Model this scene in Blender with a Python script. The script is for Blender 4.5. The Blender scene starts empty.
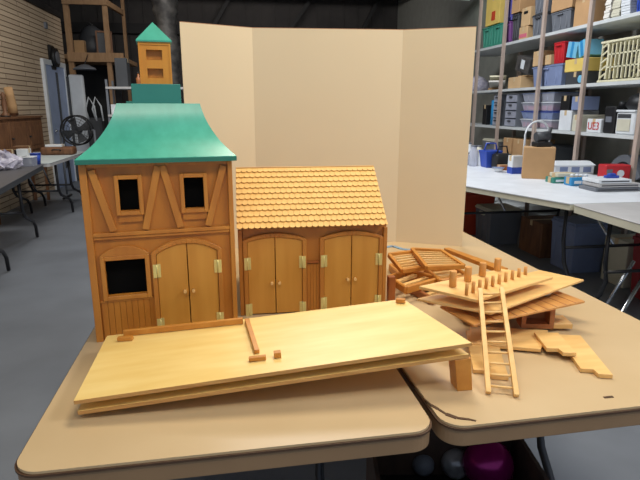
import bpy, bmesh, math, random
from mathutils import Vector, Matrix
random.seed(7)
R = math.radians
C = bpy.context.scene.collection
SC = bpy.context.scene

# ------------------------------------------------------------------ camera, world, lights, exposure
F_PX = 540.0; PITCH = math.atan(133 / 540); YAW = R(8.7); CZ = 1.335
cam = bpy.data.objects.new('camera', bpy.data.cameras.new('camera')); C.objects.link(cam)
cam.location = (0, 0, CZ); cam.rotation_euler = (math.pi / 2 - PITCH, 0, -YAW)
cam.data.sensor_width = 36; cam.data.lens = 36 * F_PX / 640; cam.data.clip_end = 100
SC.camera = cam
w = bpy.data.worlds.new('world'); SC.world = w; w.use_nodes = True
w.node_tree.nodes['Background'].inputs[0].default_value = (0.66, 0.80, 1.0, 1)
w.node_tree.nodes['Background'].inputs[1].default_value = 0.50
SC.view_settings.view_transform = 'Standard'; SC.view_settings.look = 'None'
SC.view_settings.gamma = 1; SC.view_settings.exposure = 0.0
SC.view_settings.use_curve_mapping = False

def area(name, loc, target, sx, sy, power, col):
    l = bpy.data.lights.new(name, 'AREA'); l.shape = 'RECTANGLE'; l.size = sx; l.size_y = sy
    l.energy = power; l.color = col
    o = bpy.data.objects.new(name, l); C.objects.link(o); o.location = loc
    d = Vector(target) - Vector(loc); o.rotation_euler = d.to_track_quat('-Z', 'Y').to_euler()
    return o
area('workbench_tube_light', (.65, 2.0, 3.3), (0.1, 1.35, .8), 1.3, .35, 46, (1.0, .93, .76))
area('front_fill_light', (-0.1, -.35, 3.4), (0.2, 1.9, .9), 1.6, .3, 28, (1.0, .92, .78))  # added fill from behind the camera, not a real fixture
area('side_fill_light', (2.3, .5, 2.9), (.1, 1.8, .9), .9, .3, 36, (.95, .97, 1.0))  # added fill from the right, brightens the left wing of the board
area('left_bay_light', (-0.9, 5.6, 4.2), (-2.6, 7.6, .8), 2.4, .3, 110, (1.0, .98, .93))
area('right_bay_light', (1.0, 4.8, 4.1), (3.2, 4.8, 1.2),   .3, 2.4, 165, (.93, .96, 1.0))
area('rear_fill_light', (0.3, 10.0, 3.7), (0.3, 13.9, 3.0), 3.0, .3, 45, (1.0, .95, .9))  # added light that lifts the dark back wall, no fixture there

# ------------------------------------------------------------------ helpers
def hexc(r, g, b):
    f = lambda c: (c / 255 / 12.92) if c / 255 <= .04045 else ((c / 255 + .055) / 1.055) ** 2.4
    return (f(r), f(g), f(b), 1)

def ray(u, v):
    x, y = u - 320, v - 240
    up = -y * math.cos(PITCH) - F_PX * math.sin(PITCH); fw = F_PX * math.cos(PITCH) - y * math.sin(PITCH)
    return (x * math.cos(YAW) + fw * math.sin(YAW), -x * math.sin(YAW) + fw * math.cos(YAW), up)
def atz(u, v, z):            # point of the photo at a known height
    r = ray(u, v); t = (z - CZ) / r[2]; return Vector((r[0] * t, r[1] * t, z))
def atx(u, v, x):            # point of the photo on a plane of known X (shelf front, side wall)
    r = ray(u, v); t = x / r[0]; return Vector((x, r[1] * t, CZ + r[2] * t))
def aty(u, v, y):
    r = ray(u, v); t = y / r[1]; return Vector((r[0] * t, y, CZ + r[2] * t))

def mat(name, col, rough=.6, col2=None, scale=6, stretch=(1, 1, 1), metal=0, bump=0, spec=.5, trans=0, coat=0, alpha=1, detail=3):
    m = bpy.data.materials.new(name); m.use_nodes = True
    nt = m.node_tree; b = nt.nodes['Principled BSDF']
    b.inputs['Roughness'].default_value = rough; b.inputs['Metallic'].default_value = metal
    b.inputs['Specular IOR Level'].default_value = spec
    b.inputs['Coat Weight'].default_value = coat; b.inputs['Coat Roughness'].default_value = .25
    b.inputs['Transmission Weight'].default_value = trans; b.inputs['Alpha'].default_value = alpha
    tc = nt.nodes.new('ShaderNodeTexCoord'); mp = nt.nodes.new('ShaderNodeMapping')
    mp.inputs['Scale'].default_value = stretch; nt.links.new(tc.outputs['Object'], mp.inputs[0])
    nz = nt.nodes.new('ShaderNodeTexNoise'); nz.inputs['Scale'].default_value = scale; nz.inputs['Detail'].default_value = detail
    nt.links.new(mp.outputs[0], nz.inputs['Vector'])
    rp = nt.nodes.new('ShaderNodeValToRGB'); rp.color_ramp.elements[0].position = .32; rp.color_ramp.elements[1].position = .68
    c2 = col2 or tuple(min(1, c * .88) for c in col[:3]) + (1,)
    rp.color_ramp.elements[0].color = c2; rp.color_ramp.elements[1].color = col
    nt.links.new(nz.outputs['Fac'], rp.inputs[0]); nt.links.new(rp.outputs[0], b.inputs['Base Color'])
    if bump:
        bp = nt.nodes.new('ShaderNodeBump'); bp.inputs['Strength'].default_value = bump; bp.inputs['Distance'].default_value = .01
        nt.links.new(nz.outputs['Fac'], bp.inputs['Height']); nt.links.new(bp.outputs[0], b.inputs['Normal'])
    return m

def wood(name, a, b_, stretch, rough=.45, coat=.1):
    return mat(name, hexc(*a), rough, hexc(*b_), 3, stretch, bump=.05, coat=coat, detail=5)

class MB:
    def __init__(s): s.bm = bmesh.new()
    def hexa(s, p):          # 8 points: bottom ring then top ring
        v = [s.bm.verts.new(q) for q in p]
        for f in ((3, 2, 1, 0), (4, 5, 6, 7), (0, 1, 5, 4), (1, 2, 6, 5), (2, 3, 7, 6), (3, 0, 4, 7)):
            s.bm.faces.new([v[i] for i in f])
        return s
    def box(s, x0, x1, y0, y1, z0, z1, M=None):
        p = [Vector(q) for q in ((x0, y0, z0), (x1, y0, z0), (x1, y1, z0), (x0, y1, z0), (x0, y0, z1), (x1, y0, z1), (x1, y1, z1), (x0, y1, z1))]
        if M: p = [M @ q for q in p]
        return s.hexa(p)
    def taper(s, cx, cy, z0, z1, a0, b0, a1, b1):
        p = [(cx + i * a0, cy + j * b0, z0) for i, j in ((-1, -1), (1, -1), (1, 1), (-1, 1))] + [(cx + i * a1, cy + j * b1, z1) for i, j in ((-1, -1), (1, -1), (1, 1), (-1, 1))]
        return s.hexa(p)
    def slab(s, c, th):      # four top corners and a thickness downwards
        c = [Vector(q) for q in c]; n = (c[1] - c[0]).cross(c[3] - c[0]).normalized()
        if n.z < 0: n = -n
        return s.hexa([q - n * th for q in c] + c)
    def bar(s, a, b, wd, ht, up=(0, 0, 1)):   # rectangular stick between two points
        a, b = Vector(a), Vector(b); d = (b - a).normalized(); up = Vector(up)
        sd = d.cross(up)
        if sd.length < 1e-4: sd = d.cross(Vector((0, 1, 0)))
        sd.normalize(); u2 = sd.cross(d).normalized()
        o = [(-1, -1), (1, -1), (1, 1), (-1, 1)]
        return s.hexa([a + sd * i * wd / 2 + u2 * j * ht / 2 for i, j in o] + [b + sd * i * wd / 2 + u2 * j * ht / 2 for i, j in o])
    def tube(s, pts, r, n=10, r2=None):
        pts = [Vector(p) for p in pts]; rings = []
        for i, p in enumerate(pts):
            d = (pts[min(i + 1, len(pts) - 1)] - pts[max(i - 1, 0)]).normalized()
            a = d.cross(Vector((0, 0, 1)))
            if a.length < .05: a = d.cross(Vector((0, 1, 0)))
            a.normalize(); b = a.cross(d).normalized()
            rr = r if r2 is None else r + (r2 - r) * i / (len(pts) - 1)
            rings.append([s.bm.verts.new(p + (a * math.cos(t) + b * math.sin(t)) * rr) for t in [2 * math.pi * k / n for k in range(n)]])
        for q, w_ in zip(rings, rings[1:]):
            for k in range(n):
                f = s.bm.faces.new((q[k], q[(k + 1) % n], w_[(k + 1) % n], w_[k])); f.smooth = True
        s.bm.faces.new(rings[0][::-1]); s.bm.faces.new(rings[-1])
        return s
    def lathe(s, c, prof, n=20):   # prof: (radius, z)
        rings = []
        for r, z in prof:
            rings.append([s.bm.verts.new((c[0] + r * math.cos(2 * math.pi * k / n), c[1] + r * math.sin(2 * math.pi * k / n), c[2] + z)) for k in range(n)])
        for q, w_ in zip(rings, rings[1:]):
            for k in range(n):
                f = s.bm.faces.new((q[k], q[(k + 1) % n], w_[(k + 1) % n], w_[k])); f.smooth = True
        s.bm.faces.new(rings[0][::-1]); s.bm.faces.new(rings[-1])
        return s
    def prism(s, pts, y0, y1):     # outline in x,z extruded along y
        a = [s.bm.verts.new((x, y0, z)) for x, z in pts]; b = [s.bm.verts.new((x, y1, z)) for x, z in pts]
        s.bm.faces.new(a); s.bm.faces.new(b[::-1]); n = len(pts)
        for i in range(n): s.bm.faces.new((a[i], b[i], b[(i + 1) % n], a[(i + 1) % n]))
        return s
    def prismz(s, pts, z0, z1):
        a = [s.bm.verts.new((x, y, z0)) for x, y in pts]; b = [s.bm.verts.new((x, y, z1)) for x, y in pts]
        s.bm.faces.new(a[::-1]); s.bm.faces.new(b); n = len(pts)
        for i in range(n): s.bm.faces.new((a[i], a[(i + 1) % n], b[(i + 1) % n], b[i]))
        return s
    def strip(s, out, inn, y0, y1):   # band between two x,z polylines, extruded along y
        for i in range(len(out) - 1):
            q = [inn[i], inn[i + 1], out[i + 1], out[i]]
            s.hexa([(x, y0, z) for x, z in q] + [(x, y1, z) for x, z in q])
        return s
    def build(s, name, m, parent=None, loc=None, bevel=0, world=False, seg=1):
        bm = s.bm
        bmesh.ops.recalc_face_normals(bm, faces=bm.faces)
        me = bpy.data.meshes.new(name); o = bpy.data.objects.new(name, me); C.objects.link(o)
        if parent is not None:
            if world:
                W = parent
                M = Matrix.Identity(4)
                while W is not None: M = W.matrix_basis @ M; W = W.parent
                bm.transform(M.inverted())
            o.parent = parent
        elif loc is not None:
            bm.transform(Matrix.Translation(-Vector(loc))); o.location = loc
        bm.to_mesh(me); bm.free(); me.materials.append(m)
        if bevel:
            b = o.modifiers.new('bevel', 'BEVEL'); b.width = bevel; b.segments = seg; b.limit_method = 'ANGLE'; b.angle_limit = R(35)
        return o

def tag(o, label, cat, group=None):
    o['label'] = label; o['category'] = cat
    if group: o['group'] = group
    return o
def thing(name, label, cat, loc, rotz=0, group=None):
    o = bpy.data.objects.new(name, None); C.objects.link(o); o.location = loc; o.rotation_euler = (0, 0, rotz)
    o.empty_display_size = .05
    return tag(o, label, cat, group)
def structure(o): o['kind'] = 'structure'; return o

# ------------------------------------------------------------------ materials
M = {}
M['concrete'] = mat('concrete', hexc(122, 126, 133), .5, hexc(106, 109, 115), 1.6, detail=8)
M['dark_wall'] = mat('dark_wall', hexc(72, 68, 66), .9, hexc(60, 57, 56), 2)
M['shelf_wall'] = mat('shelf_wall', hexc(150, 150, 142), .9)
M['ceiling'] = mat('ceiling', hexc(40, 38, 38), .9)
M['steel_dark'] = mat('steel_dark', hexc(38, 36, 36), .7)
M['front'] = wood('honey_wood_vertical', (188, 118, 36), (172, 102, 28), (9, 9, 1.2))
M['trim'] = wood('honey_trim', (196, 128, 46), (178, 108, 36), (8, 8, 2))
M['doorw'] = wood('golden_door_wood', (206, 144, 56), (194, 130, 44), (10, 10, 1.2))
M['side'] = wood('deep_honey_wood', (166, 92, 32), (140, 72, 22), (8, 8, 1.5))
M['shingle'] = wood('shingle_wood', (230, 180, 98), (220, 168, 86), (14, 14, 14), .6, 0)
M['ply'] = wood('pale_plywood', (242, 208, 132), (232, 192, 110), (1.5, 9, 9), .42, .15)
M['plyedge'] = wood('plywood_edge', (212, 160, 92), (186, 132, 70), (2, 9, 60), .6, 0)
M['stick'] = wood('stick_wood', (208, 140, 56), (190, 120, 42), (9, 9, 9))
M['pile'] = wood('pile_wood', (238, 194, 124), (224, 174, 102), (2, 12, 12))
M['pile2'] = wood('pile_wood_dark', (214, 154, 84), (190, 128, 62), (12, 2, 12))
M['peg'] = wood('peg_wood', (222, 160, 84), (198, 134, 62), (20, 20, 4))
M['brownbox'] = wood('reddish_box_wood', (176, 112, 66), (150, 90, 50), (3, 12, 12))
M['green'] = mat('green_paint', hexc(76, 170, 144), .32, hexc(69, 160, 134), 3, (14, 14, 1.2), coat=.2)
M['greendk'] = mat('green_paint_block', hexc(52, 132, 118), .5, hexc(46, 122, 108), 5)
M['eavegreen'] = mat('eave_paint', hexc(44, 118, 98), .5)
M['void'] = mat('interior_shade_black', hexc(8, 8, 8), .9, spec=.1)  # black colour standing in for shade inside the toy house
M['yellow_wood'] = wood('yellow_wood', (224, 152, 52), (206, 132, 40), (10, 10, 2))
M['brass'] = mat('brass', hexc(232, 216, 140), .35, metal=.5)
M['tabletop'] = mat('tan_laminate', hexc(201, 173, 132), .42, hexc(192, 163, 121), 3, detail=7)
M['tableedge'] = mat('tan_vinyl_edge', hexc(150, 118, 84), .5)
M['tablerim'] = mat('dark_edge_line', hexc(84, 58, 38), .5)
M['board'] = mat('tan_cardboard', hexc(222, 200, 164), .85, hexc(217, 194, 157), 1.2)
M['boardedge'] = mat('cardboard_edge', hexc(176, 128, 96), .9)
M['carton'] = mat('brown_carton', hexc(190, 150, 106), .85)
M['carton2'] = mat('light_carton', hexc(206, 172, 128), .85)
M['yellowbox'] = mat('yellow_carton', hexc(226, 196, 104), .8)
M['tape'] = mat('packing_tape', hexc(205, 180, 140), .4)
M['white'] = mat('white_plastic', hexc(222, 226, 230), .45)
M['offwhite'] = mat('offwhite_plastic', hexc(210, 206, 186), .5)
M['cream'] = mat('cream_plastic', hexc(222, 216, 184), .5)
M['blueish'] = mat('blue_grey_plastic', hexc(128, 142, 178), .45)
M['ltblue'] = mat('light_blue_print', hexc(120, 190, 222), .5)
M['blue'] = mat('blue_plastic', hexc(48, 78, 176), .4)
M['cyan'] = mat('cyan_print', hexc(50, 140, 196), .5)
M['red'] = mat('red_plastic', hexc(196, 40, 48), .45)
M['darkred'] = mat('dark_red_plastic', hexc(150, 40, 44), .5)
M['orange'] = mat('orange_red_plastic', hexc(206, 74, 44), .5)
M['binteal'] = mat('green_plastic', hexc(66, 150, 128), .5)
M['purple'] = mat('purple_plastic', hexc(128, 78, 142), .5)
M['violet'] = mat('violet_plastic', hexc(88, 84, 168), .5)
M['greybin'] = mat('grey_plastic', hexc(112, 116, 124), .5)
M['dkgrey'] = mat('dark_grey_plastic', hexc(66, 68, 72), .5)
M['black'] = mat('black_plastic', hexc(26, 26, 28), .5)
M['clear'] = mat('frosted_plastic', hexc(196, 200, 216), .3, alpha=.55)
M['pinkstuff'] = mat('pink_paper', hexc(214, 110, 130), .7)
M['silver'] = mat('silver_foil', hexc(112, 108, 104), .6, hexc(70, 68, 68), 9, metal=.5, bump=.7)
M['chrome'] = mat('chrome', hexc(200, 204, 210), .25, metal=1)
M['legpaint'] = mat('dark_leg_paint', hexc(44, 44, 48), .4, metal=.3)
M['whitetop'] = mat('white_tabletop', hexc(226, 230, 236), .45)
M['greytop'] = mat('pale_grey_tabletop', hexc(186, 184, 184), .45)
M['slatetop'] = mat('slate_tabletop', hexc(92, 90, 92), .5)
M['offtop'] = mat('offwhite_tabletop', hexc(196, 204, 204), .5)
M['shelfpost'] = wood('weathered_post_wood', (184, 166, 154), (164, 146, 134), (9, 9, 1.5), .8, 0)
M['shelfboard'] = mat('painted_shelf', hexc(200, 204, 204), .7)
M['pine'] = wood('pine_lumber', (176, 140, 104), (156, 120, 86), (8, 8, 2), .8, 0)
M['doorblue'] = mat('blue_grey_door', hexc(166, 182, 216), .5)
M['magenta'] = mat('magenta_foil', hexc(176, 24, 124), .25, hexc(140, 14, 96), 6, metal=.5)
M['cabinet'] = wood('old_brown_wood', (128, 88, 58), (98, 64, 42), (8, 8, 2), .6, 0)
M['foil'] = mat('bright_foil', hexc(214, 214, 216), .3, hexc(120, 120, 124), 14, metal=.4, bump=.8)
M['cratewood'] = wood('dark_crate_wood', (74, 54, 42), (54, 40, 32), (8, 8, 2), .8, 0)
M['bag'] = mat('clear_bag', hexc(226, 222, 232), .25, hexc(170, 166, 190), 22, bump=1, alpha=.75)
M['paper'] = mat('paper', hexc(226, 222, 214), .8)
M['bluepad'] = mat('pale_blue_tape', hexc(130, 160, 186), .6)

# siding: courses of long cut blocks
def siding_mat():
    m = bpy.data.materials.new('tan_siding'); m.use_nodes = True; nt = m.node_tree; b = nt.nodes['Principled BSDF']
    b.inputs['Roughness'].default_value = .8
    tc = nt.nodes.new('ShaderNodeTexCoord'); sp = nt.nodes.new('ShaderNodeSeparateXYZ'); cb = nt.nodes.new('ShaderNodeCombineXYZ')
    nt.links.new(tc.outputs['Object'], sp.inputs[0]); nt.links.new(sp.outputs['Y'], cb.inputs['X']); nt.links.new(sp.outputs['Z'], cb.inputs['Y'])
    br = nt.nodes.new('ShaderNodeTexBrick'); nt.links.new(cb.outputs[0], br.inputs['Vector'])
    br.inputs['Color1'].default_value = hexc(204, 182, 154); br.inputs['Color2'].default_value = hexc(188, 166, 140)
    br.inputs['Mortar'].default_value = hexc(110, 82, 62); br.inputs['Scale'].default_value = 1
    br.inputs['Brick Width'].default_value = 1.15; br.inputs['Row Height'].default_value = .068
    br.inputs['Mortar Size'].default_value = .006; br.inputs['Mortar Smooth'].default_value = .4
    br.offset = .37
    nt.links.new(br.outputs['Color'], b.inputs['Base Color'])
    bp = nt.nodes.new('ShaderNodeBump'); bp.invert = True; bp.inputs['Distance'].default_value = .01
    nt.links.new(br.outputs['Fac'], bp.inputs['Height']); nt.links.new(bp.outputs[0], b.inputs['Normal'])
    return m
M['siding'] = siding_mat()

# ------------------------------------------------------------------ room
XL, XR, YB, ZC = -3.0, 4.1, 14.0, 4.6
structure(MB().box(-5.2, XR + .1, -1.5, YB + .1, -.1, 0).build('floor', M['concrete']))
structure(MB().box(XL - .12, XL, .5, 10.8, 0, 2.86).build('wall_left', M['siding']))
structure(MB().box(-5.2, -5.1, .5, YB, 0, ZC).build('wall_outer', M['dark_wall']))
structure(MB().box(XR, XR + .1, 1.5, YB, 0, ZC).build('wall_right', M['shelf_wall']))
wb = MB().box(-5.2, XR + .1, YB, YB + .1, 0, ZC)
for k in range(28):
    x = -5.1 + k * .34; wb.box(x, x + .03, YB - .025, YB, 0, ZC)
structure(wb.build('wall_back', M['dark_wall']))
structure(MB().box(-5.2, XR + .1, .5, YB + .1, ZC, ZC + .1).build('ceiling', M['ceiling']))
tr = MB().box(XL - .14, XL + .03, .5, 10.8, 2.86, 2.95)
structure(tr.build('trim_1', M['steel_dark']))
# roof steel
for k, (y, z, h) in enumerate(((6.2, 4.28, .22), (8.4, 4.2, .26), (10.6, 4.15, .3), (12.8, 4.05, .32))):
    g = MB().box(-5.1, XR, y - .08, y + .08, z - h, z - h + .03).box(-5.1, XR, y - .08, y + .08, z, z + .03).box(-5.1, XR, y - .012, y + .012, z - h, z)
    tag(g.build('roof_beam', M['steel_dark'], loc=(0, y, z - h)), 'dark steel roof beam above the hall, ' + ('nearest', 'second nearest', 'third nearest', 'farthest')[k] + ' of the four', 'beam', 'dark roof beams')
mid = MB().box(-5.05, XR - .05, YB - .16, YB - .03, 3.0, 3.22)
tag(mid.build('wall_girt', M['steel_dark'], loc=(0, YB - .1, 3.0)), 'dark horizontal steel girt along the back wall above the cardboard', 'beam')
for x0, x1 in ((-.6, .1), (1.2, 2.0), (3.0, 3.6)):
    b = MB().bar((x0, YB - .3, 2.9), (x1, YB - .3, 4.0), .08, .08)
    tag(b.build('steel_brace', M['steel_dark'], loc=((x0 + x1) / 2, YB - .3, 2.9)), 'dark diagonal steel brace on the back wall, ' + {-.6: 'leftmost', 1.2: 'middle', 3.0: 'rightmost'}[x0] + ' of the three above the cardboard', 'brace', 'diagonal braces')
# ceiling light seen at the top edge
cl = aty(455, -2, 9.0)
t = thing('ceiling_light', 'greenish white fluorescent ceiling light at the top edge above the cardboard', 'light', (cl.x, 9.0, cl.z))
MB().box(-.34, .34, -.15, .15, .03, .10).build('housing', M['white'], t)
em = bpy.data.materials.new('tube_glow'); em.use_nodes = True
em.node_tree.nodes['Principled BSDF'].inputs['Emission Color'].default_value = (.75, 1, .85, 1)
em.node_tree.nodes['Principled BSDF'].inputs['Emission Strength'].default_value = 1.6
MB().box(-.30, .30, -.12, .12, .0, .03).build('diffuser', em, t)
s_ = MB(); s_.tube([(-.25, 0, .1), (-.25, 0, ZC - cl.z)], .01); s_.tube([(.25, 0, .1), (.25, 0, ZC - cl.z)], .01); s_.build('hanger', M['steel_dark'], t)

# flexible silver duct
d0 = aty(166, 20, 9.0)
du = MB(); prof = []
for k in range(46):
    z = 1.45 + k * .068; prof.append((.17 + (.012 if k % 2 else -.012) + .02 * math.sin(k * .7), z))
du.lathe((d0.x, 9.0, 0), prof, 22)
tag(du.build('air_duct', M['silver'], loc=(d0.x, 9.0, 1.45)), 'crinkled silver flexible duct hanging behind the wooden tower', 'duct')

# left door in the siding wall
def door():
    y0, y1 = 9.55, 10.55
    t = MB().box(XL + .002, XL + .05, y0 - .08, y0, 0, 2.0).box(XL + .002, XL + .05, y1, y1 + .08, 0, 2.0).box(XL + .002, XL + .05, y0 - .08, y1 + .08, 2.0, 2.08).build('door_1', M['white'])
    structure(t)
    MB().box(XL + .004, XL + .035, y0, y1, .01, 2.0).build('door_panel', M['doorblue'], t)
    MB().lathe((XL + .06, y0 + .12, .95), [(.02, -.02), (.03, 0), (.02, .02)]).build('door_knob', M['chrome'], t)
    MB().box(XL + .035, XL + .055, y0 + .5, y0 + .56, .3, 1.9).build('vertical_strip', M['dkgrey'], t)
door()
t = thing('tall_panel', 'tall pale blue white rounded panel standing right of the blue grey door', 'panel', (-2.80, 10.65, 0))
MB().box(-.13, .13, -.05, .05, 0, 1.9).build('panel_body', M['white'], t, bevel=.04, seg=3)
MB().box(-.15, -.11, -.07, -.04, .02, 1.86).build('edge_strip', M['dkgrey'], t)

t = thing('wall_fixture', 'round black fixture with a grey face on the siding wall above the door', 'wall fixture', (XL, 10.0, 2.13))
def disc_x(r, x0, x1, y=0, z=0, n=24):
    m = MB(); m.tube([(x0, y, z), (x1, y, z)], r, n); return m
MB().box(.002, .05, -.12, .12, -.2, .2).build('mounting_box', M['black'], t, bevel=.02)
disc_x(.15, .05, .11).build('rim', M['black'], t)
disc_x(.10, .11, .125).build('face', M['greybin'], t)
MB().tube([(.02, 0, -.2), (.02, .02, -.32)], .012).build('cable', M['black'], t)
t = MB().box(.0, .03, -.05, .05, -.05, .05); o = t.build('junction_box', M['greybin'], loc=(0, 0, 0)); o.location = (XL + .002, 9.9, 2.62)
tag(o, 'small grey square box high on the siding wall', 'electrical box')

# mezzanine of pine lumber
MY = 10.95
t = thing('storage_loft', 'pine lumber storage loft with posts and rails behind the siding wall', 'loft', (-2.5, MY, 0))
def W(m, n, k, **kw): return m.build(n, M[k], t, world=True, **kw)
W(MB().box(-2.98, -2.89, MY, MY + .09, 0, 3.9), 'post', 'pine')
W(MB().box(-2.31, -2.23, MY, MY + .09, 0, 3.9), 'post', 'pine')
W(MB().box(-2.33, -2.27, 12.9, 12.99, 0, 3.9), 'post', 'pine')
W(MB().box(-2.98, -2.0, MY - .04, MY, 2.14, 2.30), 'front_beam', 'pine')
W(MB().box(-3.4, -2.1, MY + .09, 13.0, 2.2, 2.28), 'deck', 'pine')
W(MB().box(-2.98, -2.21, MY - .04, MY, 3.12, 3.21), 'top_rail', 'pine')
W(MB().bar((-2.25, MY + .04, 3.18), (-2.31, 12.95, 3.30), .05, .1), 'side_rail', 'pine')
W(MB().box(-3.35, -2.4, 12.6, 12.7, 0, 2.19), 'back_panel', 'black')
t = thing('dark_bundle', 'bulky dark sack lying on the storage loft deck', 'sack', (-2.68, 11.6, 2.28))
m = MB(); m.lathe((0, 0, 0), [(.05, 0.0), (.24, .02), (.28, .16), (.24, .34), (.16, .5), (.05, .58)], 16); m.build('sack_body', M['dkgrey'], t, bevel=0)
MB().tube([(-.1, 0, .5), (0, -.08, .62), (.1, 0, .5)], .02).build('strap', M['black'], t)
t = thing('leaning_frame', 'dark picture frame leaning on the loft beside the sack', 'frame', (-2.40, 11.3, 2.28), R(20))
m = MB()
for a, b in (((-.13, 0, 0), (-.13, 0, .44)), ((.13, 0, 0), (.13, 0, .44)), ((-.13, 0, .015), (.13, 0, .015)), ((-.13, 0, .43), (.13, 0, .43))): m.bar(a, b, .03, .03, (0, 1, 0))
m.build('frame', M['cabinet'], t); MB().box(-.12, .12, .005, .012, .01, .43).build('backing', M['dkgrey'], t)

def carton(name, label, p, wx, wy, h, m='carton', rot=0, group=None, cat='box', flaps=False, hole=False, band=None):
    t = thing(name, label, cat, p, rot, group)
    MB().box(-wx / 2, wx / 2, -wy / 2, wy / 2, 0, h).build('body', M[m], t, bevel=.004)
    MB().box(-wx / 2 - .001, wx / 2 + .001, -.02, .02, h - .05, h + .001).build('tape', M['tape'], t)
    if flaps:
        MB().hexa([(-wx / 2, -wy / 2, h), (-wx / 2, wy / 2, h), (-wx / 2 + .004, wy / 2, h), (-wx / 2 + .004, -wy / 2, h), (-wx / 2 - .08, -wy / 2, h + .05), (-wx / 2 - .08, wy / 2, h + .05), (-wx / 2 - .076, wy / 2, h + .05), (-wx / 2 - .076, -wy / 2, h + .05)]).build('flap', M[m], t)
    if hole: MB().box(-wx / 2 - .002, -wx / 2 + .003, -.045, .045, h * .66, h * .66 + .03).build('hand_hole', M['black'], t)
    if band: MB().box(-wx / 2 - .0015, -wx / 2 + .003, -wy / 2 + .01, wy / 2 - .01, h * .15, h * .45).build('printed_band', M[band], t)
    return t
def tote(name, label, p, wx, wy, h, m, lid=None, rot=0, group=None, cat='storage bin', fill=None):
    t = thing(name, label, cat, p, rot, group)
    mb = MB(); mb.taper(0, 0, 0, h * .93, wx / 2 * .88, wy / 2 * .88, wx / 2 * .97, wy / 2 * .97)
    for k in (-.3, 0, .3): mb.box(-wx / 2 * .96, -wx / 2 * .9, k * wy - .006, k * wy + .006, h * .1, h * .8)
    mb.build('body', M[m], t, bevel=.006)
    MB().box(-wx / 2, wx / 2, -wy / 2, wy / 2, h * .9, h * .96).build('rim', M[lid or m], t, bevel=.004)
    if lid: MB().box(-wx / 2 * .95, wx / 2 * .95, -wy / 2 * .95, wy / 2 * .95, h * .96, h).build('lid', M[lid], t, bevel=.004)
    MB().box(-wx / 2 - .012, -wx / 2 + .01, -.05, .05, h * .78, h * .86).build('handle', M[lid or m], t, bevel=.003)
    if fill: MB().box(-wx / 2 * .89, wx / 2 * .89, -wy / 2 * .86, wy / 2 * .86, .015, h * .6).build('contents', M[fill], t)
    return t

carton('cardboard_box', 'small dark-sided cardboard box on the loft deck by the first post', (-2.83, 11.3, 2.28), .18, .22, .26)

# open metal rack behind the tower
t = thing('wire_rack', 'grey metal rack with small goods standing behind the green roofed house', 'rack', (-.98, 7.3, 0))
for x in (-.55, .55):
    for y in (-.18, .18): MB().box(x - .012, x + .012, y - .012, y + .012, 0, 1.66).build('post', M['greybin'], t)
for z in (.3, .8, 1.22, 1.55): MB().box(-.56, .56, -.2, .2, z, z + .025).build('shelf', M['greytop'], t)
RK = 1.577
carton('folded_stack', 'dark grey folded stack standing on the rack beside the loft post', (-1.36, 7.3, 1.575), .14, .2, .34, 'dkgrey', cat='box')
carton('green_box', 'small dark green box on the rack under its top shelf', (-1.22, 7.28, 1.245), .22, .2, .16, 'greendk')
carton('white_box', 'flat white box on the rack left of the green box', (-1.43, 7.28, 1.245), .17, .2, .12, 'white')
for x, h, k, l in ((-1.17, .16, 'brownbox', 'reddish brown bottle left of the tower on the rack'), (-1.09, .2, 'carton', 'tan bottle on the rack next to the reddish bottle'), (-1.01, .14, 'white', 'short white bottle on the rack nearest the tower')):
    t = thing('bottle', l, 'bottle', (x, 7.25, 1.575))
    MB().lathe((0, 0, 0), [(.03, 0), (.032, h * .65), (.012, h * .8), (.012, h)], 12).build('glass_body', M[k], t)
    MB().lathe((0, 0, h), [(.014, 0), (.014, .02)], 10).build('cap', M['black'], t)

# drum fan
t = thing('drum_fan', 'round black floor fan between the door panel and the green roof', 'fan', (-2.32, 8.6, 0))
def ring_y(R_, r, y, z, n=32):
    m = MB(); pts = [(R_ * math.cos(2 * math.pi * k / n), y, z + R_ * math.sin(2 * math.pi * k / n)) for k in range(n + 1)]
    m.tube(pts, r, 8); return m
m = ring_y(.21, .012, -.07, 1.0); m.build('front_ring', M['black'], t); ring_y(.21, .012, .07, 1.0).build('back_ring', M['black'], t)
m = MB()
for R_ in (.05, .09, .13, .17): m2 = [(R_ * math.cos(2 * math.pi * k / 24), -.075, 1.0 + R_ * math.sin(2 * math.pi * k / 24)) for k in range(25)]; m.tube(m2, .003, 5)
for k in range(12):
    a = k * math.pi / 6; m.tube([(0, -.075, 1), (.21 * math.cos(a), -.075, 1 + .21 * math.sin(a))], .003, 5)
m.build('grille', M['dkgrey'], t)
for k in range(4):
    a = k * math.pi / 2 + .4; c_, s__ = math.cos(a), math.sin(a)
    m = MB(); m.hexa([(c_ * .03 - s__ * .02, .0, 1 + s__ * .03 + c_ * .02), (c_ * .18 - s__ * .07, .02, 1 + s__ * .18 + c_ * .07), (c_ * .18 + s__ * .07, -.02, 1 + s__ * .18 - c_ * .07), (c_ * .03 + s__ * .02, -.0, 1 + s__ * .03 - c_ * .02)] + [(c_ * .03 - s__ * .02, .004, 1 + s__ * .03 + c_ * .02), (c_ * .18 - s__ * .07, .024, 1 + s__ * .18 + c_ * .07), (c_ * .18 + s__ * .07, -.016, 1 + s__ * .18 - c_ * .07), (c_ * .03 + s__ * .02, .004, 1 + s__ * .03 - c_ * .02)])
    m.build('blade', M['dkgrey'], t)
MB().tube([(0, -.03, 1), (0, .12, 1)], .05, 16).build('motor', M['dkgrey'], t)
m = MB(); m.tube([(-.24, 0, 1.0), (-.24, 0, .05)], .016); m.tube([(.24, 0, 1.0), (.24, 0, .05)], .016); m.tube([(-.24, 0, .12), (.24, 0, .12)], .016)
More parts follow.
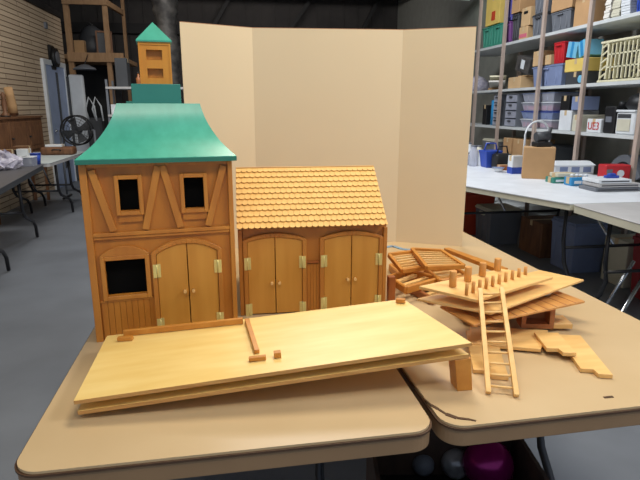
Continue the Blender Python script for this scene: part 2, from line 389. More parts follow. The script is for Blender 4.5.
m.tube([(-.24, 0, 1.0), (-.2, 0, 1.0)], .012); m.tube([(.2, 0, 1.0), (.24, 0, 1.0)], .012); m.build('stand', M['greybin'], t)
for x in (-.24, .24): MB().tube([(x, -.2, .016), (x, .2, .016)], .016).build('foot', M['black'], t)
# pale machine behind the fan
t = thing('utility_machine', 'pale upright machine with curved hoses in the dark behind the floor fan', 'machine', (-2.45, 10.2, 0))
MB().box(-.1, .14, -.12, .12, 0, 1.15).build('body', M['dkgrey'], t, bevel=.03)
for x in (-.05, .06): MB().tube([(x, -.1, 1.1), (x - .04, -.14, 1.3), (x + .02, -.12, 1.5), (x + .1, -.12, 1.35), (x + .12, -.12, 1.1)], .014).build('hose', M['white'], t)
# fan-shaped lamp under the loft
t = thing('hanging_lamp', 'shallow pale lamp shade hanging in the dark under the loft beam', 'lamp', (-2.62, 10.6, 1.98))
MB().lathe((0, 0, 0), [(.2, 0), (.18, .03), (.05, .09)], 18).build('lamp_shade', M['greybin'], t); MB().tube([(0, 0, .09), (0, .34, .3)], .008).build('cord', M['black'], t)

# ------------------------------------------------------------------ folding tables
def rounded(x0, x1, y0, y1, r, n=6):
    pts = []
    for cx, cy, a0 in ((x1 - r, y0 + r, -90), (x1 - r, y1 - r, 0), (x0 + r, y1 - r, 90), (x0 + r, y0 + r, 180)):
        for k in range(n + 1):
            a = R(a0 + 90 * k / n); pts.append((cx + r * math.cos(a), cy + r * math.sin(a)))
    return pts
def u_legs(t, x0, x1, y, zt, m, r=.014, splay=.22, dirn=1):
    z0 = zt
    for x, s in ((x0, 1), (x1, -1)):
        MB().tube([(x, y, z0), (x, y, .42), (x + s * .02, y, .3), (x + s * .03, y + dirn * .05, .2), (x + s * .02, y + dirn * splay * .6, .08), (x + s * .02, y + dirn * splay, r)], r, 8).build('leg', m, t)
    mb = MB(); mb.tube([(x0, y, .36), (x1, y, .36)], r * .8, 8); mb.build('crossbar', m, t)
    MB().tube([((x0 + x1) / 2, y, .36), ((x0 + x1) / 2, y - dirn * .3, zt)], r * .7, 8).build('brace', m, t)
def folding_table(label, x, y, rot, wd, ln, topm, edgem, ht=.74, th=.035, legm='legpaint', r=.04, legs=True, group=None, front=.3):
    t = thing('folding_table', label, 'table', (x, y, 0), R(rot), group)   # origin at the near left corner
    MB().prismz(rounded(0, wd, 0, ln, r), ht - .006, ht).build('tabletop', M[topm], t, bevel=.002)
    MB().prismz(rounded(.003, wd - .003, .003, ln - .003, r), ht - th, ht - .006).build('apron', M[edgem], t)
    if legs:
        u_legs(t, .1, wd - .1, front, ht - th, M[legm], dirn=-1 if front > .2 else 1)
        u_legs(t, .1, wd - .1, ln - .25, ht - th, M[legm], dirn=1)
    return t
TT = .74
# --- the two tan tables in front
def tan_table(label, x, y, rot, wd, ln, chip=False):
    t = thing('folding_table', label, 'table', (x, y, 0), R(rot))
    MB().prismz(rounded(0, wd, 0, ln, .045, 8), TT - .005, TT).build('tabletop', M['tabletop'], t)
    MB().prismz(rounded(-.004, wd + .004, -.004, ln + .004, .047, 8), TT - .009, TT - .005).build('edge_line', M['tablerim'], t)
    MB().prismz(rounded(-.001, wd + .001, -.001, ln + .001, .046, 8), TT - .046, TT - .009).build('edge_band', M['tableedge'], t, bevel=.003)
    MB().prismz(rounded(.05, wd - .05, .05, ln - .05, .03), TT - .060, TT - .046).build('under_frame', M['tableedge'], t)
    u_legs(t, .09, wd - .09, .66, TT - .060, M['legpaint'], dirn=-1)
    u_legs(t, .09, wd - .09, ln - .3, TT - .060, M['legpaint'], dirn=1)
    return t
T1 = tan_table('tan folding table on the left under the green roofed house', -.395, .850, 1.2, .752, 1.83)
T2 = tan_table('tan folding table on the right carrying the wooden ladder and loose parts',   .377, .868, 2.0, .764, 1.83)
# chipped laminate along the corner of the right table
ch = MB()
pts = [atz(423, 398, TT + .0006), atz(431, 405, TT + .0006), atz(438, 409, TT + .0006), atz(446, 414, TT + .0006), atz(457, 418, TT + .0006), atz(470, 419.5, TT + .0006), atz(476, 421, TT + .0006)]
for a, b, wv in zip(pts, pts[1:], (.004, .007, .005, .009, .006, .004)): ch.bar(a, b, wv, .0016)
ch.build('chipped_edge', M['tablerim'], T2, world=True)
ch = MB().bar(atz(604, 397.6, TT + .0005), atz(613, 396.6, TT + .0005), .006, .0016); ch.build('chip', M['tablerim'], T2, world=True)

# ------------------------------------------------------------------ trifold cardboard
A_ = atz(180, 22, 1.645); B_ = atz(252, 28, 1.645); C_ = atz(403, 30, 1.645); D_ = atz(476, 27, 1.645)
t = thing('display_board', 'tall tan three panel cardboard display board standing behind the toy buildings', 'display board', ((B_.x + C_.x) / 2, (B_.y + C_.y) / 2, TT))
for a, b in ((A_, B_), (B_, C_), (C_, D_)):
    d = (Vector((b.x, b.y, 0)) - Vector((a.x, a.y, 0))).normalized(); n = Vector((-d.y, d.x, 0)) * .004
    q = [Vector((a.x, a.y, 0)) - d * .0015, Vector((b.x, b.y, 0)) + d * .0015]
    q = [q[0] - n * 0, q[1] - n * 0, q[1] + n, q[0] + n]
    MB().hexa([(p.x, p.y, TT) for p in q] + [(p.x, p.y, 1.645) for p in q]).build('panel', M['board'], t, world=True)
    MB().hexa([(p.x, p.y, 1.645) for p in q] + [(p.x, p.y, 1.6475) for p in q]).build('top_edge', M['boardedge'], t, world=True)
# blue tape strip at its foot
tp = MB(); q = [atz(386, 247, TT + .002), atz(393, 246, TT + .002), atz(402, 249, TT + .002), atz(411, 250, TT + .002)]
for a, b in zip(q, q[1:]): tp.bar(a, b, .018, .003)
tag(tp.build('tape_strip', M['bluepad'], loc=(q[1].x, q[1].y, TT)), 'strip of pale blue tape on the table at the foot of the cardboard', 'tape')

# ------------------------------------------------------------------ toy house
HR = R(8)
H = thing('toy_house', 'tall wooden toy fire station with timber front and curved green roof', 'toy house', (-.378, 1.377, TT), HR)
HW, HD, HH = .368, .27, .460
def hb(m, n, k, par=None, **kw): return m.build(n, M[k], par or H, **kw)
def cells(mb, x0, x1, z0, z1, y0, y1, holes):
    xs = sorted({x0, x1} | {v for h in holes for v in h[:2]}); zs = sorted({z0, z1} | {v for h in holes for v in h[2:]})
    for a, b in zip(xs, xs[1:]):
        for c, d in zip(zs, zs[1:]):
            cx, cz = (a + b) / 2, (c + d) / 2
            if not any(h[0] < cx < h[1] and h[2] < cz < h[3] for h in holes): mb.box(a, b, y0, y1, c, d)
    return mb
holes = [(.086, .132, .342, .421), (.243, .294, .340, .420), (.038, .136, .122, .216), (.162, .322, 0, .215)]
hb(cells(MB(), .008, HW - .008, 0, HH, .006, .014, holes), 'front_wall', 'front')
hb(MB().box(0.002, .010, .014, HD, 0, HH), 'side_wall', 'side'); hb(MB().box(HW - .010, HW - .002, .014, HD, 0, HH), 'side_wall', 'side')
hb(MB().box(.010, HW - .010, HD - .008, HD, 0, HH), 'back_wall', 'side'); hb(MB().box(.010, HW - .010, .014, HD - .008, .001, .008), 'floor_board', 'side')
hb(MB().box(.010, HW - .010, .014, HD - .008, .268, .276), 'floor_board', 'side')
hb(MB().box(0, .017, -.004, .006, 0, HH), 'corner_post', 'trim', bevel=.001); hb(MB().box(HW - .012, HW, -.004, .006, 0, HH), 'corner_post', 'trim', bevel=.001)
hb(MB().box(.017, HW - .012, -.001, .006, .271, .279), 'beam', 'trim', bevel=.001)
hb(MB().box(.017, HW - .012, -.004, .006, .279, .288), 'beam', 'trim', bevel=.001)
hb(MB().box(.017, HW - .012, 0, .006, .452, HH), 'beam', 'trim')
def diag(a, b, wd=.017, y=-.003):
    hb(MB().bar((a[0], (y + .006) / 2, a[1]), (b[0], (y + .006) / 2, b[1]), wd, .006 - y, (0, 1, 0)), 'timber', 'trim', bevel=.0008)
diag((.027, .446), (.066, .292)); diag((.183, .452), (.143, .292)); diag((.194, .452), (.230, .292)); diag((.346, .448), (.300, .292))
def win(x0, x1, z0, z1, w_, sill=True):
    f = hb(MB().box(x0, x0 + w_, -.004, .006, z0, z1).box(x1 - w_, x1, -.004, .006, z0, z1).box(x0 + w_, x1 - w_, -.004, .006, z1 - w_, z1).box(x0 + w_, x1 - w_, -.004, .006, z0, z0 + w_), 'window_frame', 'trim', bevel=.001)
    if sill: hb(MB().box(x0 + .004, x1 - .004, .001, .006, z0 - .018, z0), 'sill_board', 'front')
win(.077, .143, .331, .431, .010); win(.234, .303, .329, .430, .010)
hb(MB().box(.02, HW - .012, .022, .026, .31, .44), 'interior_shade_sheet', 'void'); hb(MB().box(.02, .148, .022, .026, .10, .24), 'interior_shade_sheet', 'void')  # black sheets added behind the windows to imitate the unlit interior
def arc(x0, x1, zs, zt, n=14, ins=0):
    c = (x1 - x0) / 2; s = zt - zs; r = (c * c + s * s) / (2 * s); cx = (x0 + x1) / 2; cz = zt - r
    a = math.asin(min(1, c / r)); return [(cx + (r - ins) * math.sin(-a + 2 * a * k / n), cz + (r - ins) * math.cos(-a + 2 * a * k / n)) for k in range(n + 1)]
win(.027, .146, .110, .227, .011, False)
hb(MB().prism([(.027, .227)] + arc(.027, .146, .229, .252) + [(.146, .227)], -.003, .006), 'window_arch', 'trim', bevel=.0008)
m = MB()
for k in range(9):
    x = .021 + k * .0148; m.box(x, x + .0138, .001, .006, .004, .106)
hb(m, 'wainscot', 'front')
hb(MB().box(.018, .148, -.001, .006, .1055, .1098), 'wainscot_rail', 'trim')
def arch_doors(par, fx0, fx1, zs, zt, fw, zb=.004, leafm='doorw', knob_z=.125, y=0.0, hz=(.195, .03)):
    out = [(fx0, zb)] + arc(fx0, fx1, zs, zt) + [(fx1, zb)]
    inn_arc = arc(fx0 + fw, fx1 - fw, zs - fw * .3, zt - fw)
    inn = [(fx0 + fw, zb)] + inn_arc + [(fx1 - fw, zb)]
    MB().strip(out, inn, y - .005, y + .006).build('door_frame', M['trim'], par, bevel=.0008)
    mid_ = (fx0 + fx1) / 2; g = .0012
    inarc = arc(fx0 + fw + .001, fx1 - fw - .001, zs - fw * .3 - .001, zt - fw - .001, 20)
    for side in (0, 1):
        if side == 0: o = [p for p in inarc if p[0] < mid_ - g]; pts = [(fx0 + fw + .001, zb)] + o + [(mid_ - g, o[-1][1]), (mid_ - g, zb)]
        else: o = [p for p in inarc if p[0] > mid_ + g]; pts = [(mid_ + g, zb), (mid_ + g, o[0][1])] + o + [(fx1 - fw - .001, zb)]
        leaf = MB().prism(pts, y - .0015, y + .005).build('door', M[leafm], par, bevel=.0006)
        kx = mid_ + (-.011 if side == 0 else .011)
        m = MB(); m.tube([(kx, y - .0015, knob_z), (kx, y - .006, knob_z), (kx, y - .008, knob_z), (kx, y - .012, knob_z)], .0042, 12); m.build('knob', M['pile'], leaf)
        hx = fx0 + fw if side == 0 else fx1 - fw
        for z in hz:
            m = MB().box(hx - .0095, hx - .0008, y - .0066, y - .0051, z - .018, z + .018).box(hx + .0008, hx + .0095, y - .0032, y - .0016, z - .018, z + .018)
            if side == 1: m = MB().box(hx + .0008, hx + .0095, y - .0066, y - .0051, z - .018, z + .018).box(hx - .0095, hx - .0008, y - .0032, y - .0016, z - .018, z + .018)
            m.tube([(hx, y - .006, z - .018), (hx, y - .006, z + .018)], .0014, 8)
            m.build('hinge', M['brass'], leaf)
arch_doors(H, .151, .332, .228, .261, .012, hz=(.180, .030), knob_z=.118)
# roof: concave flare
def house_roof():
    lev = [(.462, 0), (.474, 0), (.484, .14), (.495, .28), (.507, .42), (.520, .54), (.535, .66), (.551, .77), (.568, .865), (.586, .94), (.604, 1.0)]
    x0, x1, y0, y1 = -.004, HW + .010, -.022, HD + .02; il, ir, jf, jb = .097, .076, .115, .075
    bm = MB(); rings = []
    for z, k in lev:
        rings.append([bm.bm.verts.new(p) for p in ((x0 + il * k, y0 + jf * k, z), (x1 - ir * k, y0 + jf * k, z), (x1 - ir * k, y1 - jb * k, z), (x0 + il * k, y1 - jb * k, z))])
    for i, (a, b) in enumerate(zip(rings, rings[1:])):
        for k in range(4):
            f = bm.bm.faces.new((a[k], a[(k + 1) % 4], b[(k + 1) % 4], b[k])); f.smooth = i > 0
    bm.bm.faces.new(rings[0][::-1]); bm.bm.faces.new(rings[-1])
    for a, b in zip(rings, rings[1:]):
        for k in range(4): bm.bm.edges.get((a[k], b[k])).smooth = False
    for q in (rings[1], rings[-1]):
        for k in range(4): bm.bm.edges.get((q[k], q[(k + 1) % 4])).smooth = False
    return bm
o = hb(house_roof(), 'roof', 'green')
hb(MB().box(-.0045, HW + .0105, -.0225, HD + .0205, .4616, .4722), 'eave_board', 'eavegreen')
hb(MB().box(.132, .255, .100, .205, .603, .653), 'roof_block', 'greendk', bevel=.001)
# bell tower, hollow with two openings
tw = hb(cells(MB(), .156, .236, .653, .757, .112, .120, [(.175, .214, .668, .692), (.175, .214, .713, .738)]), 'tower', 'yellow_wood')
hb(MB().box(.156, .162, .120, .190, .653, .757).box(.230, .236, .120, .190, .653, .757).box(.162, .230, .184, .190, .653, .757).box(.162, .230, .128, .134, .653, .757), 'tower_wall', 'yellow_wood', tw)
hb(MB().box(.156, .160, .110, .112, .653, .757).box(.232, .236, .110, .112, .653, .757).box(.160, .232, .110, .112, .750, .757), 'tower_trim', 'yellow_wood', tw)
m = MB(); b_ = [m.bm.verts.new(p) for p in ((.152, .106, .757), (.240, .106, .757), (.240, .194, .757), (.152, .194, .757))]
c_ = [m.bm.verts.new(p) for p in ((.152, .106, .761), (.240, .106, .761), (.240, .194, .761), (.152, .194, .761))]; ap = m.bm.verts.new((.196, .15, .810))
m.bm.faces.new(b_[::-1])
for k in range(4): m.bm.faces.new((b_[k], b_[(k + 1) % 4], c_[(k + 1) % 4], c_[k])); m.bm.faces.new((c_[k], c_[(k + 1) % 4], ap))
hb(m, 'tower_roof', 'green', tw)

# ------------------------------------------------------------------ toy garage with shingled roof
G = thing('toy_garage', 'low wooden toy stable with shingled roof and two arched double doors', 'toy garage', (.005, 1.505, TT), R(-1))
GW, GD, GH = .424, .34, .258
def gb(m, n, k, par=None, **kw): return m.build(n, M[k], par or G, **kw)
gb(cells(MB(), .004, GW - .004, 0, GH, .006, .014, [(.022, .165, 0, .20), (.245, .392, 0, .20)]), 'front_wall', 'front')
gb(MB().prism([(0, 0), (0, GH), (.008, GH), (.008, 0)], .014, GD), 'side_wall', 'side')
def gable(x0, x1):
    m = MB(); pts = [(.014, 0), (GD, 0), (GD, .262), (.17, .398), (.014, .272)]
    a = [m.bm.verts.new((x0, y, z)) for y, z in pts]; b = [m.bm.verts.new((x1, y, z)) for y, z in pts]
    m.bm.faces.new(a); m.bm.faces.new(b[::-1])
    for i in range(5): m.bm.faces.new((a[i], b[i], b[(i + 1) % 5], a[(i + 1) % 5]))
    return m
gb(gable(GW - .008, GW), 'gable_wall', 'side'); gb(MB().box(.008, GW - .008, GD - .008, GD, 0, .26), 'back_wall', 'side')
gb(MB().box(-.010, .002, -.003, .006, 0, GH), 'corner_post', 'trim', bevel=.001); gb(MB().box(GW - .011, GW - .0, -.003, .006, 0, GH - .004), 'corner_post', 'trim', bevel=.001)
m = MB()
for k in range(4): x = .187 + k * .0092; m.box(x, x + .0086, .001, .006, .004, .150)
gb(m, 'wainscot', 'front'); gb(MB().box(.186, .223, -.003, .006, .153, .159), 'wainscot_rail', 'side')
arch_doors(G, .003, .185, .226, .246, .012, hz=(.158, .018), knob_z=.098)
arch_doors(G, .224, .412, .226, .246, .012, hz=(.158, .028), knob_z=.100)
# roof
E0 = Vector((0, -.024, .262)); E1 = Vector((0, .17, .412)); E2 = Vector((0, GD + .03, .262))
up = (E1 - E0); ln = up.length; ud = up.normalized(); nn = Vector((0, -ud.z, ud.y))
RX0, RX1 = -.012, GW - .006
m = MB(); 
for a, b in ((E0 + ud * .012, E1), (E2, E1)):
    m.hexa([(RX0, a.y, a.z - .004), (RX1, a.y, a.z - .004), (RX1, b.y, b.z - .010), (RX0, b.y, b.z - .010), (RX0, a.y, a.z), (RX1, a.y, a.z), (RX1, b.y, b.z), (RX0, b.y, b.z)])
roof = gb(m, 'roof', 'plyedge')
m = MB(); rows = 11; sw = .0163; rh = ln / rows
for r_ in range(rows):
    base = E0 + ud * (r_ * rh)
    off = 0 if r_ % 2 == 0 else sw / 2
    x = RX0 - off
    while x < RX1 - .002:
        a, b = max(x + .0002, RX0), min(x + sw - .0002, RX1)
        if b - a > .003:
            cx = (a + b) / 2; hw = (b - a) / 2; prof = [(a, rh * 1.1), (a, .006)]
            for k in range(1, 6): an = math.pi * k / 6; prof.append((cx - hw * math.cos(an), .006 - .0065 * math.sin(an) - .0))
            prof += [(b, .006), (b, rh * 1.1)]
            lo, hi = [], []
            for (px, pl) in prof:
                lift = .0040 * (1 - pl / (rh * 1.1)) + .0006
                p = base + ud * pl; lo.append(m.bm.verts.new(Vector((px, 0, 0)) + p + nn * (lift - .0004 if lift > .001 else .0001))); 
                hi.append(m.bm.verts.new(Vector((px, 0, 0)) + p + nn * (lift + .0026)))
            m.bm.faces.new(hi); m.bm.faces.new(lo[::-1]); n_ = len(prof)
            for k in range(n_): m.bm.faces.new((lo[k], lo[(k + 1) % n_], hi[(k + 1) % n_], hi[k]))
        x += sw
gb(m, 'shingles', 'shingle', roof)
gb(MB().box(RX0, RX1, .164, .177, .408, .4155), 'ridge_strip', 'plyedge', roof)
# short square post beside the garage
p = atz(386, 301, TT)
tag(MB().box(-.011, .011, -.011, .011, 0, .082).build('wood_block', M['side'], bevel=.001), 'upright dark honey wood block beside the garage wall', 'block')
bpy.context.scene.collection.objects['wood_block'].location = (p.x + .015, p.y + .0, TT)

# ------------------------------------------------------------------ platform of two boards in front
P = thing('toy_platform', 'long pale plywood platform sloping in front of the toy buildings', 'toy platform', (.05, 1.1, TT))
def pw(m, n, k, **kw): return m.build(n, M[k], P, world=True, **kw)
UL, UB, UF = atz(73.5, 401, .785), atz(107, 336, .792), atz(472, 343, .853)
def topz(x, y):   # height of the upper board
    n = (UB - UL).cross(UF - UL); return UL.z - (n.x * (x - UL.x) + n.y * (y - UL.y)) / n.z
def on(u, v):
    z = .81
    for _ in range(12): q = atz(u, v, z); z = topz(q.x, q.y)
    return Vector((q.x, q.y, z))
UR = on(403, 299)
pw(MB().slab([UL, UB, UR, UF], .008), 'upper_board', 'ply')
LL, LF = UL + Vector((.003, .005, -.026)), UF + Vector((-.002, .005, -.028))
LB, LR = LL + (UB - UL) * .97, LF + (UR - UF) * .97
pw(MB().slab([LL, LB, LR, LF], .008), 'lower_board', 'ply')
for nm_ in ('upper_board', 'lower_board'):      # cut plywood edges are darker than the faces
    me_ = bpy.data.objects[nm_].data; me_.materials.append(M['plyedge'])
    for p_ in me_.polygons:
        if abs(p_.normal.z) < .5: p_.material_index = 1
for f, a in ((.03, 0), (.97, 0)):
    pass
def lerp(a, b, t): return a + (b - a) * t
for e in (.02, .98):      # spacer strips between the boards, near the far edge and the ends
    a = lerp(lerp(LL, LF, e), lerp(LB, LR, e), .35); b = lerp(lerp(LL, LF, e), lerp(LB, LR, e), .95)
    pw(MB().bar(a + Vector((0, 0, .009)), b + Vector((0, 0, .009)), .012, .017), 'spacer', 'side')
lg = Vector((.468, 1.005, TT))
pw(MB().hexa([lg + Vector(q) for q in ((-.016, -.010, 0), (.018, -.010, 0), (.018, .030, 0), (-.016, .030, 0), (-.026, -.010, .073), (.010, -.010, .076), (.010, .030, .074), (-.026, .030, .071))]), 'leg', 'stick', bevel=.001)
bl = lerp(LB, LR, .96); pw(MB().box(bl.x - .02, bl.x + .015, bl.y - .04, bl.y - .01, TT, bl.z - .012), 'leg', 'stick')
pw(MB().box(LB.x + .01, LB.x + .04, LB.y - .06, LB.y - .03, TT, LB.z - .012), 'leg', 'stick')
def stick(a, b, wd, ht, name, label, cat='stick', mm='stick'):
    a, b = on(*a), on(*b); L_ = Vector((0, 0, ht / 2 + .0008)); c = (a + b) / 2
    return tag(MB().bar(a + L_, b + L_, wd, ht).build(name, M[mm], loc=(c.x, c.y, c.z), bevel=.0008), label, cat)
stick((124, 336), (243, 323.5), .010, .014, 'wooden_strip', 'long honey wood strip lying at the back of the platform')
stick((118, 341), (133, 340), .012, .009, 'wooden_strip', 'short stub of wood at the left end of the long strip')
stick((247, 322), (257, 354), .011, .009, 'wooden_strip', 'wood strip pointing toward the viewer on the platform')
stick((249, 361.5), (266, 359.5), .010, .009, 'wooden_strip', 'short crosswise wood piece at the near end of the pointing strip')
stick((274, 357.5), (281, 356.5), .014, .012, 'wood_cube', 'small square wood block on the platform right of the strips', 'block')
stick((396, 302.5), (405, 303), .012, .010, 'wood_cube', 'small wood block at the far right corner of the platform', 'block')

# ------------------------------------------------------------------ pile of loose parts on the right table
def board(name, label, corners, th, m, cat='board', bevel=.0008):
    c = sum((Vector(q) for q in corners), Vector()) / 4
    return tag(MB().slab(corners, th).build(name, M[m], loc=c, bevel=bevel), label, cat)
# lowest pieces flat on the table
def notched(name, label, P0, P1, wd, ztop, th, m, side=1):
    a, b = Vector((P0[0], P0[1])), Vector((P1[0], P1[1])); d = (b - a); L_ = d.length; d.normalize(); n = Vector((-d.y, d.x)) * side
    out = [(0, 0), (L_ - .022, 0), (L_ - .022, wd * .45), (L_, wd * .5), (L_, wd), (0, wd)]
    pts = [a + d * u + n * v for u, v in out]
    c = sum(pts, Vector((0, 0))) / len(pts)
    return tag(MB().prismz([(q.x, q.y) for q in pts], ztop - th, ztop).build(name, M[m], loc=(c.x, c.y, ztop - th), bevel=.0006), label, 'board')
a, b = atz(560, 337, .751), atz(589, 374, .751)
notched('notched_board', 'large pale notched board flat at the right edge of the pile', atz(556, 334, .751), atz(584, 373, .751), .062, .751, .010, 'pile', 1)
notched('notched_board', 'small pale notched board overlapping the large notched one', atz(534, 332, .763), atz(550, 352, .763), .062, .763, .010, 'pile', 1)
notched('notched_board', 'pale notched board lying left of the ladder feet', atz(466, 330, .750), atz(474, 374, .750), .075, .750, .009, 'pile', 1)
lo = [atz(470, 343, .754), atz(541, 349, .754), atz(548, 330, .754), atz(470, 326, .754)]
board('long_board', 'long pale board flat on the table under the dark box frame', [q + Vector((0, 0, 0)) for q in lo], .009, 'pile')
fl = [atz(530, 324, .762), atz(573, 324, .762), atz(563, 315, .762), atz(530, 316, .762)]
board('flat_board', 'pale grey edged board sticking out right of the dark box frame', fl, .014, 'pile')
# box frames
def boxframe(name, label, x, y, z, rot, wd, dp, h, th=.012, m='brownbox'):
    t = thing(name, label, 'box frame', (x, y, z), rot)
    MB().box(0, wd, 0, dp, 0, th).build('bottom', M[m], t); MB().box(0, wd, 0, dp, h - th, h).build('top', M[m], t)
    MB().box(0, th, 0, dp, th, h - th).build('side', M[m], t); MB().box(wd - th, wd, 0, dp, th, h - th).build('side', M[m], t)
    MB().box(th, wd - th, dp - .006, dp, th, h - th).build('back', M[m], t)
    return t
q = atz(521, 328, .7545)
boxframe('box_frame', 'reddish square open box frame supporting the pile at right', q.x, q.y, .7545, R(-14), .085, .05, .062)
q = atz(470, 322, .7545)
boxframe('box_frame', 'low dark open box frame behind the ladder', q.x - .01, q.y + .02, .7545, R(-4), .17, .09, .050)
# fanned boards
B3 = [atz(440, 306, .822), atz(474, 325, .820), atz(585, 301, .826), atz(556, 290, .826)]
b3 = board('grooved_board', 'grooved brownish board lowest of the three fanned boards', B3, .006, 'pile2')
b3c = sum(B3, Vector()) / 4
m = MB()
for k in range(1, 11):
    f = k / 11; m.bar(lerp(B3[1], B3[2], f) + Vector((0, 0, .0004)), lerp(B3[0], B3[3], f) + Vector((0, 0, .0004)), .0022, .001)
m.bm.transform(Matrix.Translation(-b3c)); o = m.build('groove_line', M['brownbox'], b3)
B2 = [atz(417, 298.5, .846), atz(491, 313, .842), atz(584, 279.5, .858), atz(540, 270, .858)]
board('thin_board', 'thin pale board with a sharp right tip under the peg board', B2, .006, 'pile')
board('thin_strip', 'short thin strip between the fanned boards at right', [atz(528, 297, .836), atz(550, 293, .836), atz(556, 288, .836), atz(535, 291, .836)], .006, 'offwhite', 'strip')
PB = [atz(419, 286, .880), atz(477.5, 300, .872), atz(553, 277, .880)]
PB.append(PB[0] + PB[2] - PB[1] - Vector((.0, .03, .0)))
t = thing('peg_board', 'pale board on top of the pile with rows of upright pegs', 'peg board', (sum((q for q in PB), Vector()) / 4))
MB().slab(PB, .008).build('base_board', M['pile'], t, world=True, bevel=.001)
def pz(u, v): return atz(u, v, .8785)
for u, v in ((452.5, 286.5), (467.5, 282), (482, 277.5), (497, 273)):
    q = pz(u, v); MB().tube([(q.x, q.y, q.z - .006), (q.x, q.y, q.z + .043)], .0095, 14).build('peg', M['peg'], t, world=True, bevel=.001)
for k in range(10):
    q = pz(466.5 + 58.5 * k / 9, 293.5 - 17.5 * k / 9); MB().tube([(q.x, q.y, q.z - .007), (q.x, q.y, q.z + .027)], .0046, 10).build('small_peg', M['peg'], t, world=True)
# ladder
la, lb = atz(488.5, 393, .745), atz(516.5, 396, .745); ta, tb = atz(480, 289, .892), atz(501.5, 288, .892)
t = thing('toy_ladder', 'small pale wooden ladder leaning against the pile', 'ladder', ((la.x + lb.x) / 2, (la.y + lb.y) / 2, TT))
for a, b in ((la, ta), (lb, tb)): MB().bar(a, b, .011, .010).build('rail', M['pile'], t, world=True, bevel=.0008)
for k in range(10):
    f = .06 + k * .098; MB().tube([lerp(la, ta, f), lerp(lb, tb, f)], .0028, 8).build('rung', M['pile'], t, world=True)
# slatted racks and frames behind
def slat_rack(label, c, nsl, wd=.012, ht=.014):
    c = [Vector(q) for q in c]; mid_ = sum(c, Vector()) / 4
    t = thing('slatted_rack', label, 'rack', mid_)
    for i in range(4): MB().bar(c[i], c[(i + 1) % 4], wd, ht).build('frame_bar', M['stick'], t, world=True, bevel=.0008)
    for k in range(1, nsl):
        f = k / nsl; MB().bar(lerp(c[0], c[3], f), lerp(c[1], c[2], f), .006, .005).build('slat', M['pile'], t, world=True)
    return t
slat_rack('slatted wooden rack nearest the garage wall', [atz(389, 255, .842), atz(412, 252, .842), atz(424, 268, .812), atz(402, 271, .812)], 7)
slat_rack('larger slatted wooden rack tilted in the middle of the pile back', [atz(412, 249.5, .850), atz(441, 251, .850), atz(464, 266.5, .828), atz(427, 268, .828)], 8)
board('long_strip', 'long honey wood strip slanting right behind the peg board', [atz(444, 248, .842), atz(449, 247.5, .842), atz(508, 268, .846), atz(500, 270, .846)], .014, 'stick', 'stick')
def tray(label, c, z0, z1, m='stick'):
    c = [Vector(q) for q in c]; mid_ = sum(c, Vector()) / 4
    t = thing('tray_frame', label, 'frame', (mid_.x, mid_.y, z0))
    for i in range(4):
        a, b = c[i].copy(), c[(i + 1) % 4].copy(); a.z = b.z = (z0 + z1) / 2; MB().bar(a, b, .012, z1 - z0).build('frame_side', M[m], t, world=True, bevel=.003)
    g = [q.copy() for q in c]
    for q in g: q.z = z0 + .012
    for k in (1, 2): a = lerp(g[0], g[3], k / 3); b = lerp(g[1], g[2], k / 3); MB().bar(a, b, .016, .008).build('cross_slat', M['pile'], t, world=True)
    return t
tray('open wooden tray frame low in the pile beside the garage', [atz(389, 280, .78), atz(405, 273, .78), atz(440, 281, .78), atz(406, 291, .78)], .770, .796)
tray('shallow wooden frame under the larger slatted rack', [atz(425, 272, .78), atz(452, 270, .78), atz(468, 280, .78), atz(440, 285, .78)], .775, .800)
tray('square wooden frame under the nearer slatted rack', [atz(390, 266, .76), atz(410, 263, .76), atz(428, 272, .76), atz(402, 277, .76)], .741, .769)
tray('dark honey frame lowest beneath the peg board', [atz(408, 289, .75), atz(430, 284, .75), atz(452, 291, .75), atz(432, 302, .75)], .741, .768, 'brownbox')

# ------------------------------------------------------------------ crate under the tables
cz = .50
cA, cB, cC = atz(371, 446, cz), atz(432, 428, cz), atz(534, 440, cz)
t = thing('storage_crate', 'dark open crate on the floor under the tan tables', 'crate', (.485, 1.06, 0), R(-8))
for nm, bx in (('side', (-.19, -.18, -.12, .16)), ('side', (.20, .21, -.12, .16)), ('front', (-.19, .21, -.13, -.12)), ('back', (-.19, .21, .16, .17))):
    MB().box(*bx, .012, cz).build(nm, M['cratewood'], t)
MB().box(-.19, .21, -.13, .17, 0, .012).build('bottom', M['cratewood'], t)
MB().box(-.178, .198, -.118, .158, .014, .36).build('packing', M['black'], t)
def ball(name, label, p, r, m, cat='ball'):
    t = MB(); t.lathe((0, 0, r), [(r * math.sin(math.pi * k / 14) + .0005, -r * math.cos(math.pi * k / 14)) for k in range(15)], 24)
    o = t.build(name, M[m]); o.location = p; return tag(o, label, cat)
for (u, v, r, m, l) in ((488, 464, .066, 'magenta', 'shiny magenta ball in the dark crate under the tables'), (456, 463, .040, 'foil', 'crinkled silver ball beside the magenta ball in the crate'), (423, 464, .030, 'greybin', 'small dark grey ball at the left in the crate')):
    q = atz(u, v, .362 + r); ball('foil_ball', l, (q.x, q.y, .361), r, m)

